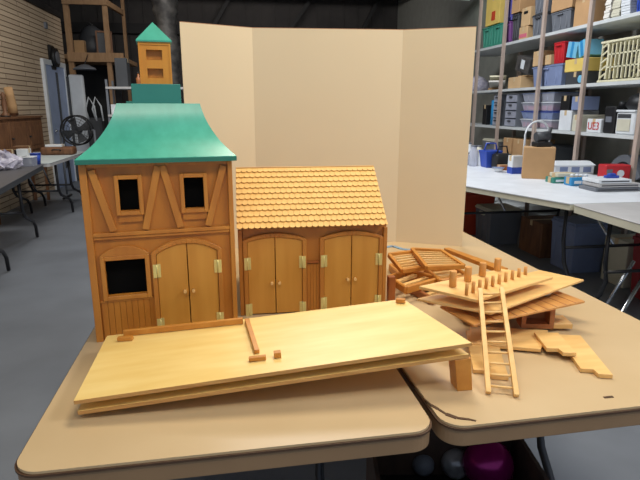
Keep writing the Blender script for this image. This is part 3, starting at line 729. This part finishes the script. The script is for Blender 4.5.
# ------------------------------------------------------------------ left side tables and goods
def wish_legs(t, x0, x1, y, zt):
    for x in (x0, x1):
        MB().tube([(x, y, zt), (x, y + .02, .38), (x, y + .10, .30), (x, y + .42, .20), (x, y + .50, .13), (x, y + .52, .012)], .016, 8).build('leg', M['legpaint'], t)
    MB().tube([(x0, y + .03, .36), (x1, y + .03, .36)], .012, 8).build('crossbar', M['legpaint'], t)
    MB().tube([((x0 + x1) / 2, y + .03, .36), ((x0 + x1) / 2, y - .3, zt)], .01, 8).build('brace', M['chrome'], t)
L1 = folding_table('slate grey folding table at the left edge carrying a plastic bag', -2.47, 3.9, 8.4, .76, 2.2, 'slatetop', 'dkgrey', th=.05, legs=False); wish_legs(L1, .1, .66, .15, .69); wish_legs(L1, .1, .66, 1.40, .69)
L2 = folding_table('pale folding table beyond the slate grey one by the wall', -2.71, 6.28, 1, .69, 1.65, 'offtop', 'greytop', th=.04, legs=False); wish_legs(L2, .1, .60, .50, .70); wish_legs(L2, .1, .60, 1.05, .70)
# bag
t = MB(); rings = []
q = atz(9, 170, TT)
t.lathe((0, 0, 0), [(.13, 0), (.17, .03), (.17, .07), (.13, .11), (.09, .14), (.06, .17)], 22)
for f in t.bm.faces: f.smooth = False
for v in t.bm.verts: v.co += Vector((random.uniform(-.035, .035), random.uniform(-.035, .035), random.uniform(-.01, .03) if v.co.z > .01 else 0))
o = t.build('plastic_bag', M['bag']); o.location = (q.x - .10, q.y + .08, TT); tag(o, 'crumpled clear plastic bag on the slate grey table', 'bag')
q = atz(2, 171, TT); carton('small_box', 'small orange box beside the plastic bag', (q.x - .08, q.y - .12, TT), .09, .09, .06, 'orange')
for u, l in ((22, 'clear plastic tub next to the plastic bag'), (30, 'clear plastic tub next to the blue cup')):
    q = atz(u, 166, TT); tote('plastic_tub', l, (q.x, q.y, TT), .12, .14, .10, 'clear', 'white', cat='tub')
q = atz(37.5, 164, TT); t = thing('blue_cup', 'blue plastic cup at the far end of the slate grey table', 'cup', (q.x, q.y - .03, TT))
MB().lathe((0, 0, 0), [(.042, 0), (.052, .11)], 18).build('cup_body', M['blue'], t); MB().lathe((0, 0, .11), [(.055, 0), (.055, .008)], 18).build('cup_rim', M['blue'], t)
t = thing('dark_case', 'long dark case lying on the pale table by the door', 'case', (-2.36, 7.45, TT)); MB().box(-.1, .3, -.1, .1, 0, .10).build('case_body', M['cabinet'], t, bevel=.03, seg=3); MB().tube([(.05, -.1, .06), (.06, -.13, .07), (.14, -.13, .07), (.15, -.1, .06)], .008).build('handle', M['black'], t)
# cabinet by the wall
t = thing('wall_cabinet', 'old brown wooden cabinet against the siding wall', 'cabinet', (-2.86, 7.55, 0))
m = MB()
for x_ in (-.11, .07):
    for y_ in (-.9, .86): MB().box(x_, x_ + .035, y_, y_ + .035, 0, .73).build('leg', M['cabinet'], t)
MB().box(-.13, .10, -.92, .92, .73, 1.19).build('body', M['cabinet'], t)
MB().box(-.135, .12, -.94, .94, 1.19, 1.215).build('top_board', M['cabinet'], t)
for y0 in (-.88, -.28, .31): 
    d = MB().box(.10, .115, y0, y0 + .57, .77, 1.15).build('door', M['cabinet'], t, bevel=.003)
    MB().box(.115, .121, y0 + .08, y0 + .49, .83, 1.09).build('door_panel', M['cabinet'], d, bevel=.002)
    MB().tube([(.115, y0 + .04, .95), (.14, y0 + .04, .95)], .012).build('knob', M['black'], d)
t = thing('old_boot', 'tall worn grey brown boot standing on the wooden cabinet', 'boot', (-2.86, 7.75, 1.215))
MB().tube([(0, 0, .04), (0, 0, .14), (0, -.03, .26), (0, -.06, .36)], .06, 12, .05).build('shaft', M['carton'], t); MB().tube([(0, -.02, .04), (0, .05, .035), (0, .12, .03)], .038, 10, .025).build('foot', M['cabinet'], t)
t = thing('figurine', 'small dark brown carved figure on the left end of the cabinet', 'figurine', (-2.86, 7.5, 1.215))
MB().lathe((0, 0, 0), [(.05, 0), (.05, .03), (.02, .06), (.035, .16), (.02, .22), (.03, .27), (.01, .30)], 14).build('figure_body', M['cabinet'], t)
MB().lathe((0, 0, 0), [(.06, 0), (.06, .015)], 14).build('plinth', M['black'], t)
carton('white_carton', 'small white box on the pale table before the cabinet', (-2.52, 7.0, TT), .12, .14, .11, 'white')
carton('brown_case', 'dark brown box on the pale table left of the white box', (-2.60, 7.2, TT), .16, .18, .13, 'cabinet')
for (u, v, l, nm, k, a_, h_) in ((6, 160, 'dark brown box behind the plastic bag', 'dark_box', 'cabinet', .12, .12), (15, 158, 'short black box between the bag and the tubs', 'dark_box', 'black', .10, .10), (26, 156, 'pale pink box behind the clear tubs', 'pink_box', 'pinkstuff', .09, .10)):
    q = atz(u, v, TT); carton(nm, l, (q.x + .02, q.y, TT), a_, a_, h_, k)
carton('white_tray', 'flat white tray on top of the long dark case', (-2.30, 7.45, TT + .101), .2, .14, .03, 'white')

# ------------------------------------------------------------------ right side tables
t = thing('work_table', 'large white work table with an angled near edge along the shelves', 'table', (2.6, 4.2, 0))
poly = [(2.08, 3.10), (3.18, 3.10), (3.18, 6.0), (0.98, 6.0)]
MB().prismz(poly, TT - .006, TT).build('tabletop', M['whitetop'], t, world=True)
MB().prismz([(2.085, 3.105), (3.175, 3.105), (3.175, 5.995), (.99, 5.995)], TT - .045, TT - .006).build('apron', M['offwhite'], t, world=True)
def wleg(pts, r=.014, m='legpaint', n='leg'): MB().tube(pts, r, 8).build(n, M[m], t, world=True)
for y, dx in ((3.28, 0), (4.55, -.3)):
    x0, x1 = 2.18 + dx, 2.95
    wleg([(x0, y, TT - .045), (x0, y, .45), (x0 + .02, y, .30), (x0 + .03, y - .08, .16), (x0 + .03, y - .22, .014)])
    wleg([(x1, y, TT - .045), (x1, y, .45), (x1 - .02, y, .30), (x1 - .03, y - .08, .16), (x1 - .03, y - .22, .014)])
    wleg([(x0, y, .40), (x1, y, .40)], .011, n='crossbar'); wleg([((x0 + x1) / 2, y, .40), ((x0 + x1) / 2, y + .4, TT - .045)], .010, 'chrome', 'brace')
Bt = folding_table('pale grey folding table at the right edge of the photo', 2.08, 1.3, 0, .76, 1.79, 'greytop', 'offwhite', th=.05, legm='legpaint', front=.35)
t = Bt
MB().tube([(.16, 1.62, .02), (.22, 1.60, .18), (.3, 1.55, .42)], .012, 8).build('strut', M['chrome'], Bt)
MB().tube([(.02, 1.35, .015), (.12, 1.38, .15), (.28, 1.44, .34)], .012, 8).build('strut', M['chrome'], Bt)

# floor goods under the right tables
tote('storage_tub', 'orange red tub on the floor behind the cardboard wing', (2.45, 5.6, 0), .5, .6, .46, 'orange', 'orange')
tote('storage_tub', 'grey tub on the floor next to the orange red tub', (2.60, 5.05, 0), .34, .36, .36, 'greybin', 'offwhite')
carton('cardboard_box', 'brown cardboard box on the floor under the white table', (2.86, 4.55, 0), .36, .38, .32, 'cabinet', flaps=False)
tote('storage_tub', 'pale blue tub on the floor under the white table', (2.82, 4.05, 0), .30, .34, .42, 'blueish', 'blueish')
carton('white_carton', 'off white box on the floor near the red tub', (2.98, 3.62, 0), .26, .26, .36, 'offwhite')
tote('storage_tub', 'dark red tub on the floor below the pale grey table', (2.98, 3.15, 0), .40, .46, .46, 'darkred', 'darkred')
tote('storage_tub', 'dark grey tub on the floor nearest the right edge', (2.55, 2.1, 0), .4, .46, .36, 'dkgrey', 'dkgrey')

# ------------------------------------------------------------------ goods on the white table
def tb(u, v, dx=0, dy=0): q = atz(u, v, TT); return (q.x + dx, q.y + dy, TT)
def jar(label, p, r, h, m='clear'):
    t = thing('glass_jar', label, 'jar', p); MB().lathe((0, 0, 0), [(r * .9, 0), (r, .01), (r, h * .75), (r * .6, h * .9), (r * .6, h)], 14).build('jar_body', M[m], t)
    MB().lathe((0, 0, h), [(r * .66, 0), (r * .66, .012)], 12).build('lid', M['greybin'], t)
jar('short clear jar next to the cardboard wing', tb(466, 165), .04, .12); jar('tall clear jar between the short jar and blue basket', tb(473, 166), .045, .20, 'clear'); jar('clear jar touching the blue basket', tb(480, 166), .035, .14, 'white')
jar('tall white bottle behind the short clear jar by the cardboard wing', tb(468, 162), .04, .2, 'white'); jar('white bottle behind the tall clear jar', tb(478, 162), .05, .17, 'offwhite')
t = thing('food_bowl', 'small white bowl right of the blue basket in front of the brown box', 'bowl', tb(498, 172)); MB().lathe((0, 0, 0), [(.025, 0), (.03, .01), (.055, .04)], 18).build('bowl_body', M['white'], t)
MB().lathe((0, 0, .04), [(.057, 0), (.057, .004)], 18).build('rim', M['blueish'], t)
t = thing('wire_basket', 'bright blue basket on the white table', 'basket', tb(493, 168, 0, .08))
MB().taper(0, 0, 0, .16, .065, .065, .085, .085).build('basket_body', M['blue'], t, bevel=.006); MB().box(-.09, .09, -.09, .09, .155, .17).build('rim', M['blue'], t, bevel=.003)
MB().tube([(-.07, 0, .16), (-.05, 0, .24), (.05, 0, .24), (.07, 0, .16)], .008).build('handle', M['blue'], t)
t = thing('black_handbag', 'black bag behind the white and blue box', 'bag', tb(507, 170, 0, .12)); MB().box(-.09, .09, -.06, .06, 0, .15).build('bag_body', M['black'], t, bevel=.03, seg=3); MB().tube([(-.06, 0, .14), (-.04, 0, .22), (.04, 0, .22), (.06, 0, .14)], .008).build('handle', M['black'], t)
carton('brown_carton', 'low brown box in front of the black bag', tb(503, 170, 0, .0), .09, .09, .05, 'brownbox')
t = carton('product_box', 'white box with a blue lower half left of the big brown box', tb(517.5, 174, 0, .05), .11, .09, .165, 'white'); MB().box(-.056, .056, -.0465, .0455, 0.001, .06).build('blue_band', M['blue'], t)
carton('cardboard_box', 'large tan cardboard box on the white table', tb(542, 179.5, .02, .12), .25, .2, .265, 'carton', rot=R(-28))
t = thing('metal_bracket_toy', 'dark machine part on top of the large tan box', 'machine part', tuple(Vector(tb(543, 179.5, .02, .12)) + Vector((0, 0, .267))))
MB().box(-.06, .08, -.05, .05, 0, .04).build('base', M['black'], t, bevel=.006); MB().tube([(-.05, 0, .08), (.07, 0, .09)], .04, 14).build('drum', M['dkgrey'], t); MB().tube([(0.05, 0, .04), (.08, 0, .16)], .015).build('post', M['dkgrey'], t)
t = thing('curved_tube_stand', 'pale arched metal tube standing behind the large tan box', 'stand', tb(540, 178, .16, .38))
pts = [(-.12, 0, .03), (-.12, 0, .34)] + [(-.12 * math.cos(math.pi * k / 10), 0, .34 + .13 * math.sin(math.pi * k / 10)) for k in range(1, 10)] + [(.12, 0, .34), (.12, 0, .03)]
MB().tube(pts, .009, 8).build('arch', M['white'], t); MB().box(-.16, .16, -.08, .08, 0, .03).build('base', M['greybin'], t)
t = carton('small_box', 'small white box with a red end before the large tan box', tb(545, 177.5, -.02, .01), .11, .10, .045, 'white'); MB().box(-.056, -.02, -.051, -.03, .004, .04).build('red_end', M['red'], t)
t = carton('game_box', 'dark green flat box beside the blue box', tb(561, 183, 0, .04), .16, .12, .045, 'greendk'); MB().box(-.06, .06, -.0615, -.0595, .012, .03).build('label_strip', M['white'], t)
carton('flat_box', 'pale grey flat box stacked on the dark green box', tuple(Vector(tb(562, 183, .03, .05)) + Vector((0, 0, .047))), .16, .12, .03, 'offwhite')
t = thing('model_house', 'long white model building with openings behind the green box', 'model building', tb(573, 174, .05, .10), R(-6))
MB().box(-.19, .17, -.07, .07, 0, .075).build('body', M['white'], t); MB().hexa([(-.2, -.085, .075), (.18, -.085, .075), (.18, .085, .075), (-.2, .085, .075), (-.17, -.03, .11), (.15, -.03, .11), (.15, .03, .11), (-.17, .03, .11)]).build('roof', M['white'], t)
for x in (-.15, -.04, .07): MB().box(x, x + .075, -.072, -.069, .012, .06).build('opening', M['blueish'], t)
t = carton('blue_box', 'bright blue printed flat box at the front of the white table', tb(581, 186, 0, .05), .17, .1, .065, 'cyan'); MB().box(-.06, .0, -.0515, -.0495, .018, .04).build('label_strip', M['white'], t)
for k in range(4):
    q = tb(575 + k * 4.6, 186, 0, .05); o = MB().lathe((0, 0, 0), [(.013, 0), (.016, .012), (.008, .02)], 10).build('small_cup', M['white']); o.location = (q[0], q[1], TT + .0675)
    tag(o, 'tiny white cup on the blue printed box, ' + ('leftmost of four', 'second from left of four', 'third from left of four', 'rightmost of four')[k], 'cup', 'tiny cups on the blue box')
t = thing('red_tin', 'red tin with a grey side at the right of the white table', 'tin', tb(621, 180, -.03, .06), R(-5))
MB().box(-.11, .11, -.06, .06, 0, .125).build('tin_body', M['red'], t, bevel=.008); MB().box(-.10, -.05, -.062, -.059, .03, .09).build('grey_patch', M['greybin'], t); MB().tube([(.02, -.055, .055), (.02, -.068, .055)], .03, 16).build('dial', M['white'], t)
sb = Vector(tb(618, 191.5, .0, .10))
for k, (l, m, dx, wd) in enumerate((('lowest grey flat case in the stack at the right edge of the table', 'greybin', 0, .36), ('middle silver flat case in the stack at the right edge', 'greytop', .01, .33), ('topmost pale flat case in the stack with a small blue toy on it', 'white', -.03, .26))):
    t = thing('flat_case', l, 'case', tuple(sb + Vector((dx, 0, k * .030)))); MB().box(-wd / 2, wd / 2, -.10, .10, 0, .027).build('case_body', M[m], t, bevel=.003); MB().box(-wd / 2 + .02, wd / 2 - .02, -.1015, -.0995, .009, .018).build('spine', M['dkgrey'], t)
o = MB().box(-.05, .05, -.02, .02, 0, .018).taper(0, 0, .018, .034, .03, .017, .02, .014).build('toy_car', M['blue'], bevel=.002); o.location = tuple(sb + Vector((0, -.01, .0885))); tag(o, 'small blue toy car on the flat cases', 'toy car')
carton('flat_box', 'flat maroon edged board box nearest the right frame edge', (2.88, 3.24, TT), .3, .12, .025, 'brownbox')

# ------------------------------------------------------------------ storage shelving on the right
XS = 3.3; SD = .62
z1, z2, z3, z4 = 2.095, 1.552, 1.10, .62
Y0, Y1 = 3.0, 8.0
t = thing('storage_shelving', 'long painted wood storage shelving along the right wall', 'shelving', (XS + SD / 2, 5.4, 0))
def sh(m, n, k, **kw): return m.build(n, M[k], t, world=True, **kw)
for u, v in ((478, 70), (503, 70), (541, 70), (586.5, 70), (640, 130)):
    q = atx(u, v, XS)
    sh(MB().box(XS - .03, XS, q.y - .022, q.y + .022, 0, 3.0), 'post', 'shelfpost'); sh(MB().box(XS + SD - .04, XS + SD, q.y - .022, q.y + .022, 0, 3.0), 'post', 'shelfpost')
for z in (z1, z2, z3, z4, .12): sh(MB().box(XS, XS + SD - .04, Y0, Y1, z - .03, z), 'shelf', 'shelfboard')
def span(u0, u1, v=60, x=XS + .01):
    a, b = atx(u0, v, x).y, atx(u1, v, x).y; return (a + b) / 2, abs(a - b) * .94
def sbox(fn, name, label, u0, u1, z, h, m, d=.4, dx=0, **kw):
    y, wy = span(u0, u1); return fn(name, label, (XS + .03 + dx + d / 2, y, z), d, wy, h, m, **kw)
def hz_(u, v, z): return atx(u, v, XS + .02).z - z
g = 'green bins side by side on the top shelf'
e = .001
sbox(tote, 'storage_bin', 'left green bin on the top shelf under the yellow carton', 478.5, 488.5, z1 + e, .27, 'binteal')
sbox(tote, 'storage_bin', 'right green bin on the top shelf under the yellow carton', 488.8, 499, z1 + e, .27, 'binteal')
t = sbox(carton, 'yellow_carton', 'bright yellow carton standing on the two green bins', 481, 495, z1 + e + .272, .34, 'yellowbox', d=.3); MB().box(-.152, -.149, -.08, .02, .05, .16).build('orange_print', M['orange'], t)
sbox(tote, 'storage_bin', 'purple bin on the top shelf right of the green bins', 499.3, 505.5, z1 + e, .26, 'purple')
sbox(tote, 'storage_bin', 'violet bin stacked on the purple bin', 499.8, 505.5, z1 + e + .262, .3, 'violet')
sbox(tote, 'storage_bin', 'dark grey bin between the purple bin and small cartons', 507, 513.5, z1 + e, .32, 'dkgrey')
sbox(carton, 'cardboard_box', 'cardboard box with a hand hole on the dark grey bin', 505.8, 514, z1 + e + .322, .22, 'carton', hole=True)
sbox(carton, 'cardboard_box', 'lower of two small cardboard boxes on the top shelf', 515, 523.5, z1 + e, .14, 'carton2', band='pinkstuff')
sbox(carton, 'cardboard_box', 'upper of two small cardboard boxes on the top shelf', 516, 525, z1 + e + .142, .2, 'carton2', hole=True)
sbox(tote, 'storage_bin', 'grey lidded bin left of the second long post', 526, 539, z1 + e, .235, 'greybin', lid='dkgrey')
sbox(tote, 'storage_bin', 'grey bin stacked on the grey lidded bin', 526.5, 539, z1 + e + .237, .22, 'greybin', lid='dkgrey')
sbox(tote, 'storage_bin', 'slate grey bin right of the second long post', 544, 564, z1 + e, .20, 'greybin', lid='greybin')
sbox(carton, 'cardboard_box', 'cardboard box stacked on the slate grey bin', 544, 565, z1 + e + .202, .24, 'carton')
sbox(carton, 'cardboard_box', 'large cardboard box left of the white papers', 567, 584.5, z1 + e, .26, 'carton', flaps=True)
sbox(carton, 'cardboard_box', 'cardboard box stacked on the large cardboard box', 567, 584.5, z1 + e + .262, .2, 'carton')
for u0, u1, l, m in ((594, 600, 'off white paper stack beside the tall post on the top shelf', 'paper'), (600.5, 609, 'cream paper stack in the middle of three on the top shelf', 'offwhite'), (609.5, 619, 'white paper stack left of the blue crate', 'white')):
    y, wy = span(u0, u1); t = thing('paper_stack', l, 'papers', (XS + .2, y, z1 + e)); mb = MB()
    for k in range(10): mb.box(-.14 + random.uniform(-.01, .01), .12, -wy / 2 + .003, wy / 2 - .003, k * .022, k * .022 + .02)
    mb.build('sheets', M[m], t); MB().box(-.16, .13, -wy / 2, wy / 2, .22, .226).build('cover', M[m], t)
sbox(tote, 'storage_bin', 'blue crate at the top right of the shelving', 624, 640, z1 + e, .24, 'blue')
# second level
t = thing('white_bag', 'crumpled white bag on the second shelf at the left end', 'bag', (XS + .2, atx(479, 80, XS + .1).y + .3, z2 + e)); mb = MB(); mb.lathe((0, 0, 0), [(.12, 0), (.2, .04), (.18, .12), (.08, .18), (.1, .2)], 12)
for v in mb.bm.verts: v.co += Vector((random.uniform(-.03, .03), random.uniform(-.03, .03), random.uniform(0, .02) if v.co.z > .01 else 0))
mb.build('bag_body', M['bag'], t); MB().tube([(-.02, 0, .18), (0, 0, .24), (.05, 0, .19)], .01).build('knot', M['white'], t)
y, wy = span(486, 500); t = thing('folded_papers', 'tilted cream papers sticking out of the second shelf', 'papers', (XS + .12, y, z2 + e)); MB().bar((-.12, -.2, .16), (.1, .22, .02), .2, .02).build('sheets', M['cream'], t); MB().bar((-.12, -.18, .10), (.1, .22, .015), .2, .02).build('lower_sheets', M['paper'], t)
MB().box(-.05, .1, .08, .2, 0, .03).build('binder', M['carton'], t)
sbox(carton, 'yellow_carton', 'small pale carton under the tilted silver box', 508, 521, z2 + e, .13, 'carton2', d=.25)
y, wy = span(510, 527); t = thing('silver_box', 'tilted silver grey box on the small pale carton', 'box', (XS + .16, y, z2 + e + .135), 0)
MB().box(-.1, .12, -wy * .42, wy * .42, 0, .17, Matrix.Translation((0, 0, .045)) @ Matrix.Rotation(R(14), 4, 'X')).build('body', M['silver'], t); MB().box(-.104, -.1, -.04, .04, .04, .14, Matrix.Translation((0, 0, .045)) @ Matrix.Rotation(R(14), 4, 'X')).build('label_patch', M['white'], t)
MB().box(-.08, .1, -.1, .1, 0, .01).build('wedge', M['carton2'], t)
sbox(tote, 'storage_bin', 'big blue grey bin on the second shelf', 530, 562, z2 + e, .22, 'blueish', lid='blueish')
sbox(carton, 'cardboard_box', 'cardboard box standing on the left of the blue grey bin', 531, 541, z2 + e + .222, .16, 'carton2', d=.25)
sbox(carton, 'cardboard_box', 'smaller cardboard box standing middle of the blue grey bin', 543, 549, z2 + e + .222, .1, 'carton2', d=.2)
sbox(tote, 'storage_bin', 'red bin standing on the right of the blue grey bin', 550, 561, z2 + e + .222, .22, 'red', d=.3)
sbox(carton, 'plastic_case', 'dark flat case under the yellow tray', 565, 585, z2 + e, .12, 'dkgrey', d=.3)
y, wy = span(576, 584, 78); t = thing('small_clock', 'small clock with a pale face and black rim before the dark case', 'clock', (XS - .015 + .04, y, z2 + e)); disc_x(.045, -.012, .0, 0, .046).build('rim', M['black'], t); disc_x(.036, -.016, -.012, 0, .046).build('face', M['ltblue'], t)
sbox(carton, 'yellow_tray', 'shallow yellow carton tray on the dark flat case', 563, 586, z2 + e + .122, .12, 'yellowbox', d=.3)
for u0, u1, zz, rr, l in ((560, 572, .245, 8, 'light blue box leaning at the left on the yellow tray'), (573, 581, .245, -14, 'light blue box leaning at the right on the yellow tray')):
    y, wy = span(u0, u1); t = thing('light_blue_box', l, 'box', (XS + .16, y, z2 + zz)); Mx = Matrix.Translation((0, 0, .02)) @ Matrix.Rotation(R(rr), 4, 'X')
    MB().box(-.1, .1, -wy * .42, wy * .42, 0, .15, Mx).build('body', M['ltblue'], t); MB().box(-.102, -.1, -.02, .02, .0, .15, Mx).build('stripe', M['cyan'], t)
# lattice basket
ya, yb = atx(596, 60, XS).y, atx(640, 60, XS).y - .06
t = thing('laundry_basket', 'cream lattice laundry basket lying on the second shelf', 'basket', (XS + .2, (ya + yb) / 2, z2 + e)); hw = abs(ya - yb) / 2; hh = .36
def bars(mb, x):
    for k in range(9):
        y = -hw + .11 + k * (2 * hw - .22) / 8; mb.box(x - .006, x + .006, y - .006, y + .006, .03, hh - .03)
    for zz in (.13, .24): mb.box(x - .006, x + .006, -hw + .1, hw - .1, zz - .006, zz + .006)
    for k in range(5):
        for s in (-1, 1): mb.bar((x, s * (hw - .02), .04 + k * .065), (x, s * (hw - .10), .08 + k * .065), .012, .012)
    for s in (-1, 1): mb.bar((x, s * (hw - .10), .03), (x, s * (hw - .125), hh / 2), .014, .014); mb.bar((x, s * (hw - .125), hh / 2), (x, s * (hw - .10), hh - .03), .014, .014)
mb = MB(); bars(mb, -.16); mb.build('front_lattice', M['cream'], t)
mb = MB(); bars(mb, .16); mb.build('back_lattice', M['cream'], t)
MB().box(-.17, .17, -hw, hw, hh - .02, hh).build('rim', M['cream'], t, bevel=.004)
MB().box(-.17, .17, -hw, hw, 0, .02).build('base', M['cream'], t, bevel=.004)
for s in (-1, 1):
    mb = MB()
    for x in (-.15, -.075, 0, .075, .15): mb.box(x - .008, x + .008, s * hw - s * .012 - .006, s * hw - s * .012 + .006, .02, hh - .02)
    mb.build('end_lattice', M['cream'], t)
# third level
t = sbox(carton, 'white_device', 'white printer like device left of the third long post', 563, 576, z3 + e, .2, 'white', d=.3)
sbox(carton, 'white_device', 'narrow white device right of the white printer', 577, 584.5, z3 + e, .16, 'offwhite', d=.3)
sbox(carton, 'grey_box', 'grey box stacked on the white printer like device', 574, 584, z3 + e + .205, .13, 'blueish', d=.2)
sbox(carton, 'black_case', 'black case on top of the white printer', 563, 572, z3 + e + .205, .14, 'black', d=.25)
y, wy = span(590, 605); NB = carton('numbered_box', 'white box with red characters on the third shelf', (XS + .15, y, z3 + e), .2, wy, .125, 'white')
cu = bpy.data.curves.new('txt', 'FONT'); cu.body = 'UE3'; cu.size = .10; cu.extrude = .001; cu.align_x = 'CENTER'
to = bpy.data.objects.new('txt', cu); C.objects.link(to); bpy.context.view_layer.update()
me = bpy.data.meshes.new_from_object(to.evaluated_get(bpy.context.evaluated_depsgraph_get())); bpy.data.objects.remove(to)
me.transform(Matrix.Translation((-.1025, 0, .026)) @ Matrix.Rotation(R(-90), 4, 'Z') @ Matrix.Rotation(R(90), 4, 'X')); me.materials.clear(); me.materials.append(M['red'])
o = bpy.data.objects.new('lettering', me); C.objects.link(o); o.parent = NB
y, wy = span(605.5, 617); t = thing('black_speaker', 'tall black equipment case next to the numbered box', 'equipment', (XS + .18, y, z3 + e)); MB().box(-.12, .12, -wy / 2, wy / 2, 0, .24).build('body', M['black'], t, bevel=.01); MB().box(-.125, -.12, -.04, .04, .1, .15).build('panel', M['greybin'], t); MB().tube([(0, 0, .24), (0, 0, .28)], .03).build('knob', M['dkgrey'], t)
y, wy = span(619, 639); t = thing('white_appliance', 'large white boxy appliance on the third shelf at right', 'appliance', (XS + .2, y, z3 + e)); MB().box(-.15, .15, -wy / 2, wy / 2, 0, .19).build('body', M['white'], t, bevel=.01)
MB().box(-.16, .16, -wy / 2 - .004, wy / 2 + .004, .19, .21).build('top_cover', M['white'], t, bevel=.005); MB().box(-.152, -.149, -wy * .3, wy * .42, .14, .175).build('slot', M['dkgrey'], t); MB().box(-.156, -.15, -wy * .3, wy * .4, .03, .13).build('front_panel', M['offwhite'], t)
t = thing('black_bag', 'black bag slumped on the large white appliance', 'bag', (XS + .2, y - .02, z3 + .212)); MB().lathe((0, 0, 0), [(.12, 0), (.15, .04), (.12, .11), (.04, .15)], 14).build('bag_body', M['black'], t); MB().tube([(0, -.07, .12), (0, 0, .2), (0, .07, .12)], .01).build('strap', M['black'], t)
# clear drawers and bins at left of third level and on the floor-standing stacks
def drawers(label, u0, u1, z, n, h, x, d=.3, m='clear'):
    y, wy = span(u0, u1, 100, x); t = thing('drawer_stack', label, 'drawers', (x + d / 2, y, z))
    MB().box(d / 2 - .01, d / 2, -wy / 2, wy / 2, 0, n * h).box(-d / 2, d / 2, -wy / 2, -wy / 2 + .01, 0, n * h).box(-d / 2, d / 2, wy / 2 - .01, wy / 2, 0, n * h).box(-d / 2, d / 2, -wy / 2, wy / 2, n * h, n * h + .01).build('shell', M['greybin'], t)
    for k in range(n):
        dd = MB().box(-d / 2 - .01, d / 2 - .02, -wy / 2 + .014, wy / 2 - .014, k * h + .008, k * h + h - .008).build('drawer', M[m], t, bevel=.004)
        MB().box(-d / 2 - .025, -d / 2 - .01, -.03, .03, k * h + h * .6, k * h + h * .8).build('handle', M['dkgrey'], dd)
    return t
drawers('left stack of clear plastic drawers on the third shelf', 494, 502, z3 + e, 4, .095, XS + .03)
drawers('right stack of clear plastic drawers on the third shelf', 506, 518, z3 + e, 4, .095, XS + .03)
cols = (('clear', 'white', 'pinkstuff', 'lowest clear bin in the stack below the blue grey bin', .10), ('blueish', 'blue', None, 'blue tinted bin second from the bottom of the clear stack', .085), ('clear', 'white', 'pinkstuff', 'clear bin with pink contents in the clear stack', .10), ('clear', 'blueish', None, 'topmost clear bin under the shelf with the blue grey bin', .10))
zz = z3 + e
for m, lid, fill, l, h in cols:
    sbox(tote, 'clear_bin', l, 522, 557, zz, h, m, d=.38, lid=lid, fill=fill, cat='storage bin'); zz += h + .001
y, wy = span(485, 491, 110); t = thing('blue_cylinder', 'upright blue roll on the third shelf at the left end', 'roll', (XS + .12, y, z3 + e)); MB().lathe((0, 0, 0), [(.06, 0), (.06, .32)], 18).build('roll_body', M['cyan'], t); MB().lathe((0, 0, .32), [(.02, 0), (.02, .01)], 12).build('core', M['carton'], t)
y, wy = span(480, 484, 110); carton('black_case', 'narrow black case left of the blue roll', (XS + .15, y, z3 + e), .2, max(wy, .08), .26, 'black')
# fourth level
sbox(carton, 'cardboard_box', 'brown carton on the fourth shelf left part', 508, 517, z4 + e, .34, 'carton')
sbox(carton, 'cardboard_box', 'wide brown carton on the fourth shelf below the clear bins', 518, 530, z4 + e, .34, 'carton')
sbox(tote, 'storage_bin', 'grey bin on the fourth shelf at the left end', 486, 500, z4 + e, .3, 'greybin', lid='offwhite')
sbox(tote, 'storage_bin', 'dark bin on the fourth shelf behind the arched tube', 534, 552, z4 + e, .3, 'dkgrey', lid='dkgrey')
y, wy = span(596, 632, 150); t = thing('grey_hood', 'grey curved plastic hood on the fourth shelf in shadow', 'hood', (XS + .25, y, z4 + e))
pts = [(-wy / 2 + wy * k / 12, .30 * math.sin(math.pi * (k + 1) / 14) ** .6) for k in range(13)]
mb = MB(); out = pts; inn = [(a * .8, b * .8) for a, b in pts]
for k in range(12):
    mb.hexa([(-.12, out[k][0], out[k][1]), (-.12, out[k + 1][0], out[k + 1][1]), (.12, out[k + 1][0], out[k + 1][1]), (.12, out[k][0], out[k][1]), (-.12, inn[k][0], inn[k][1]), (-.12, inn[k + 1][0], inn[k + 1][1]), (.12, inn[k + 1][0], inn[k + 1][1]), (.12, inn[k][0], inn[k][1])])
mb.build('shell', M['greybin'], t); MB().box(-.12, .12, -wy / 2, wy / 2, 0, .02).build('base', M['dkgrey'], t)
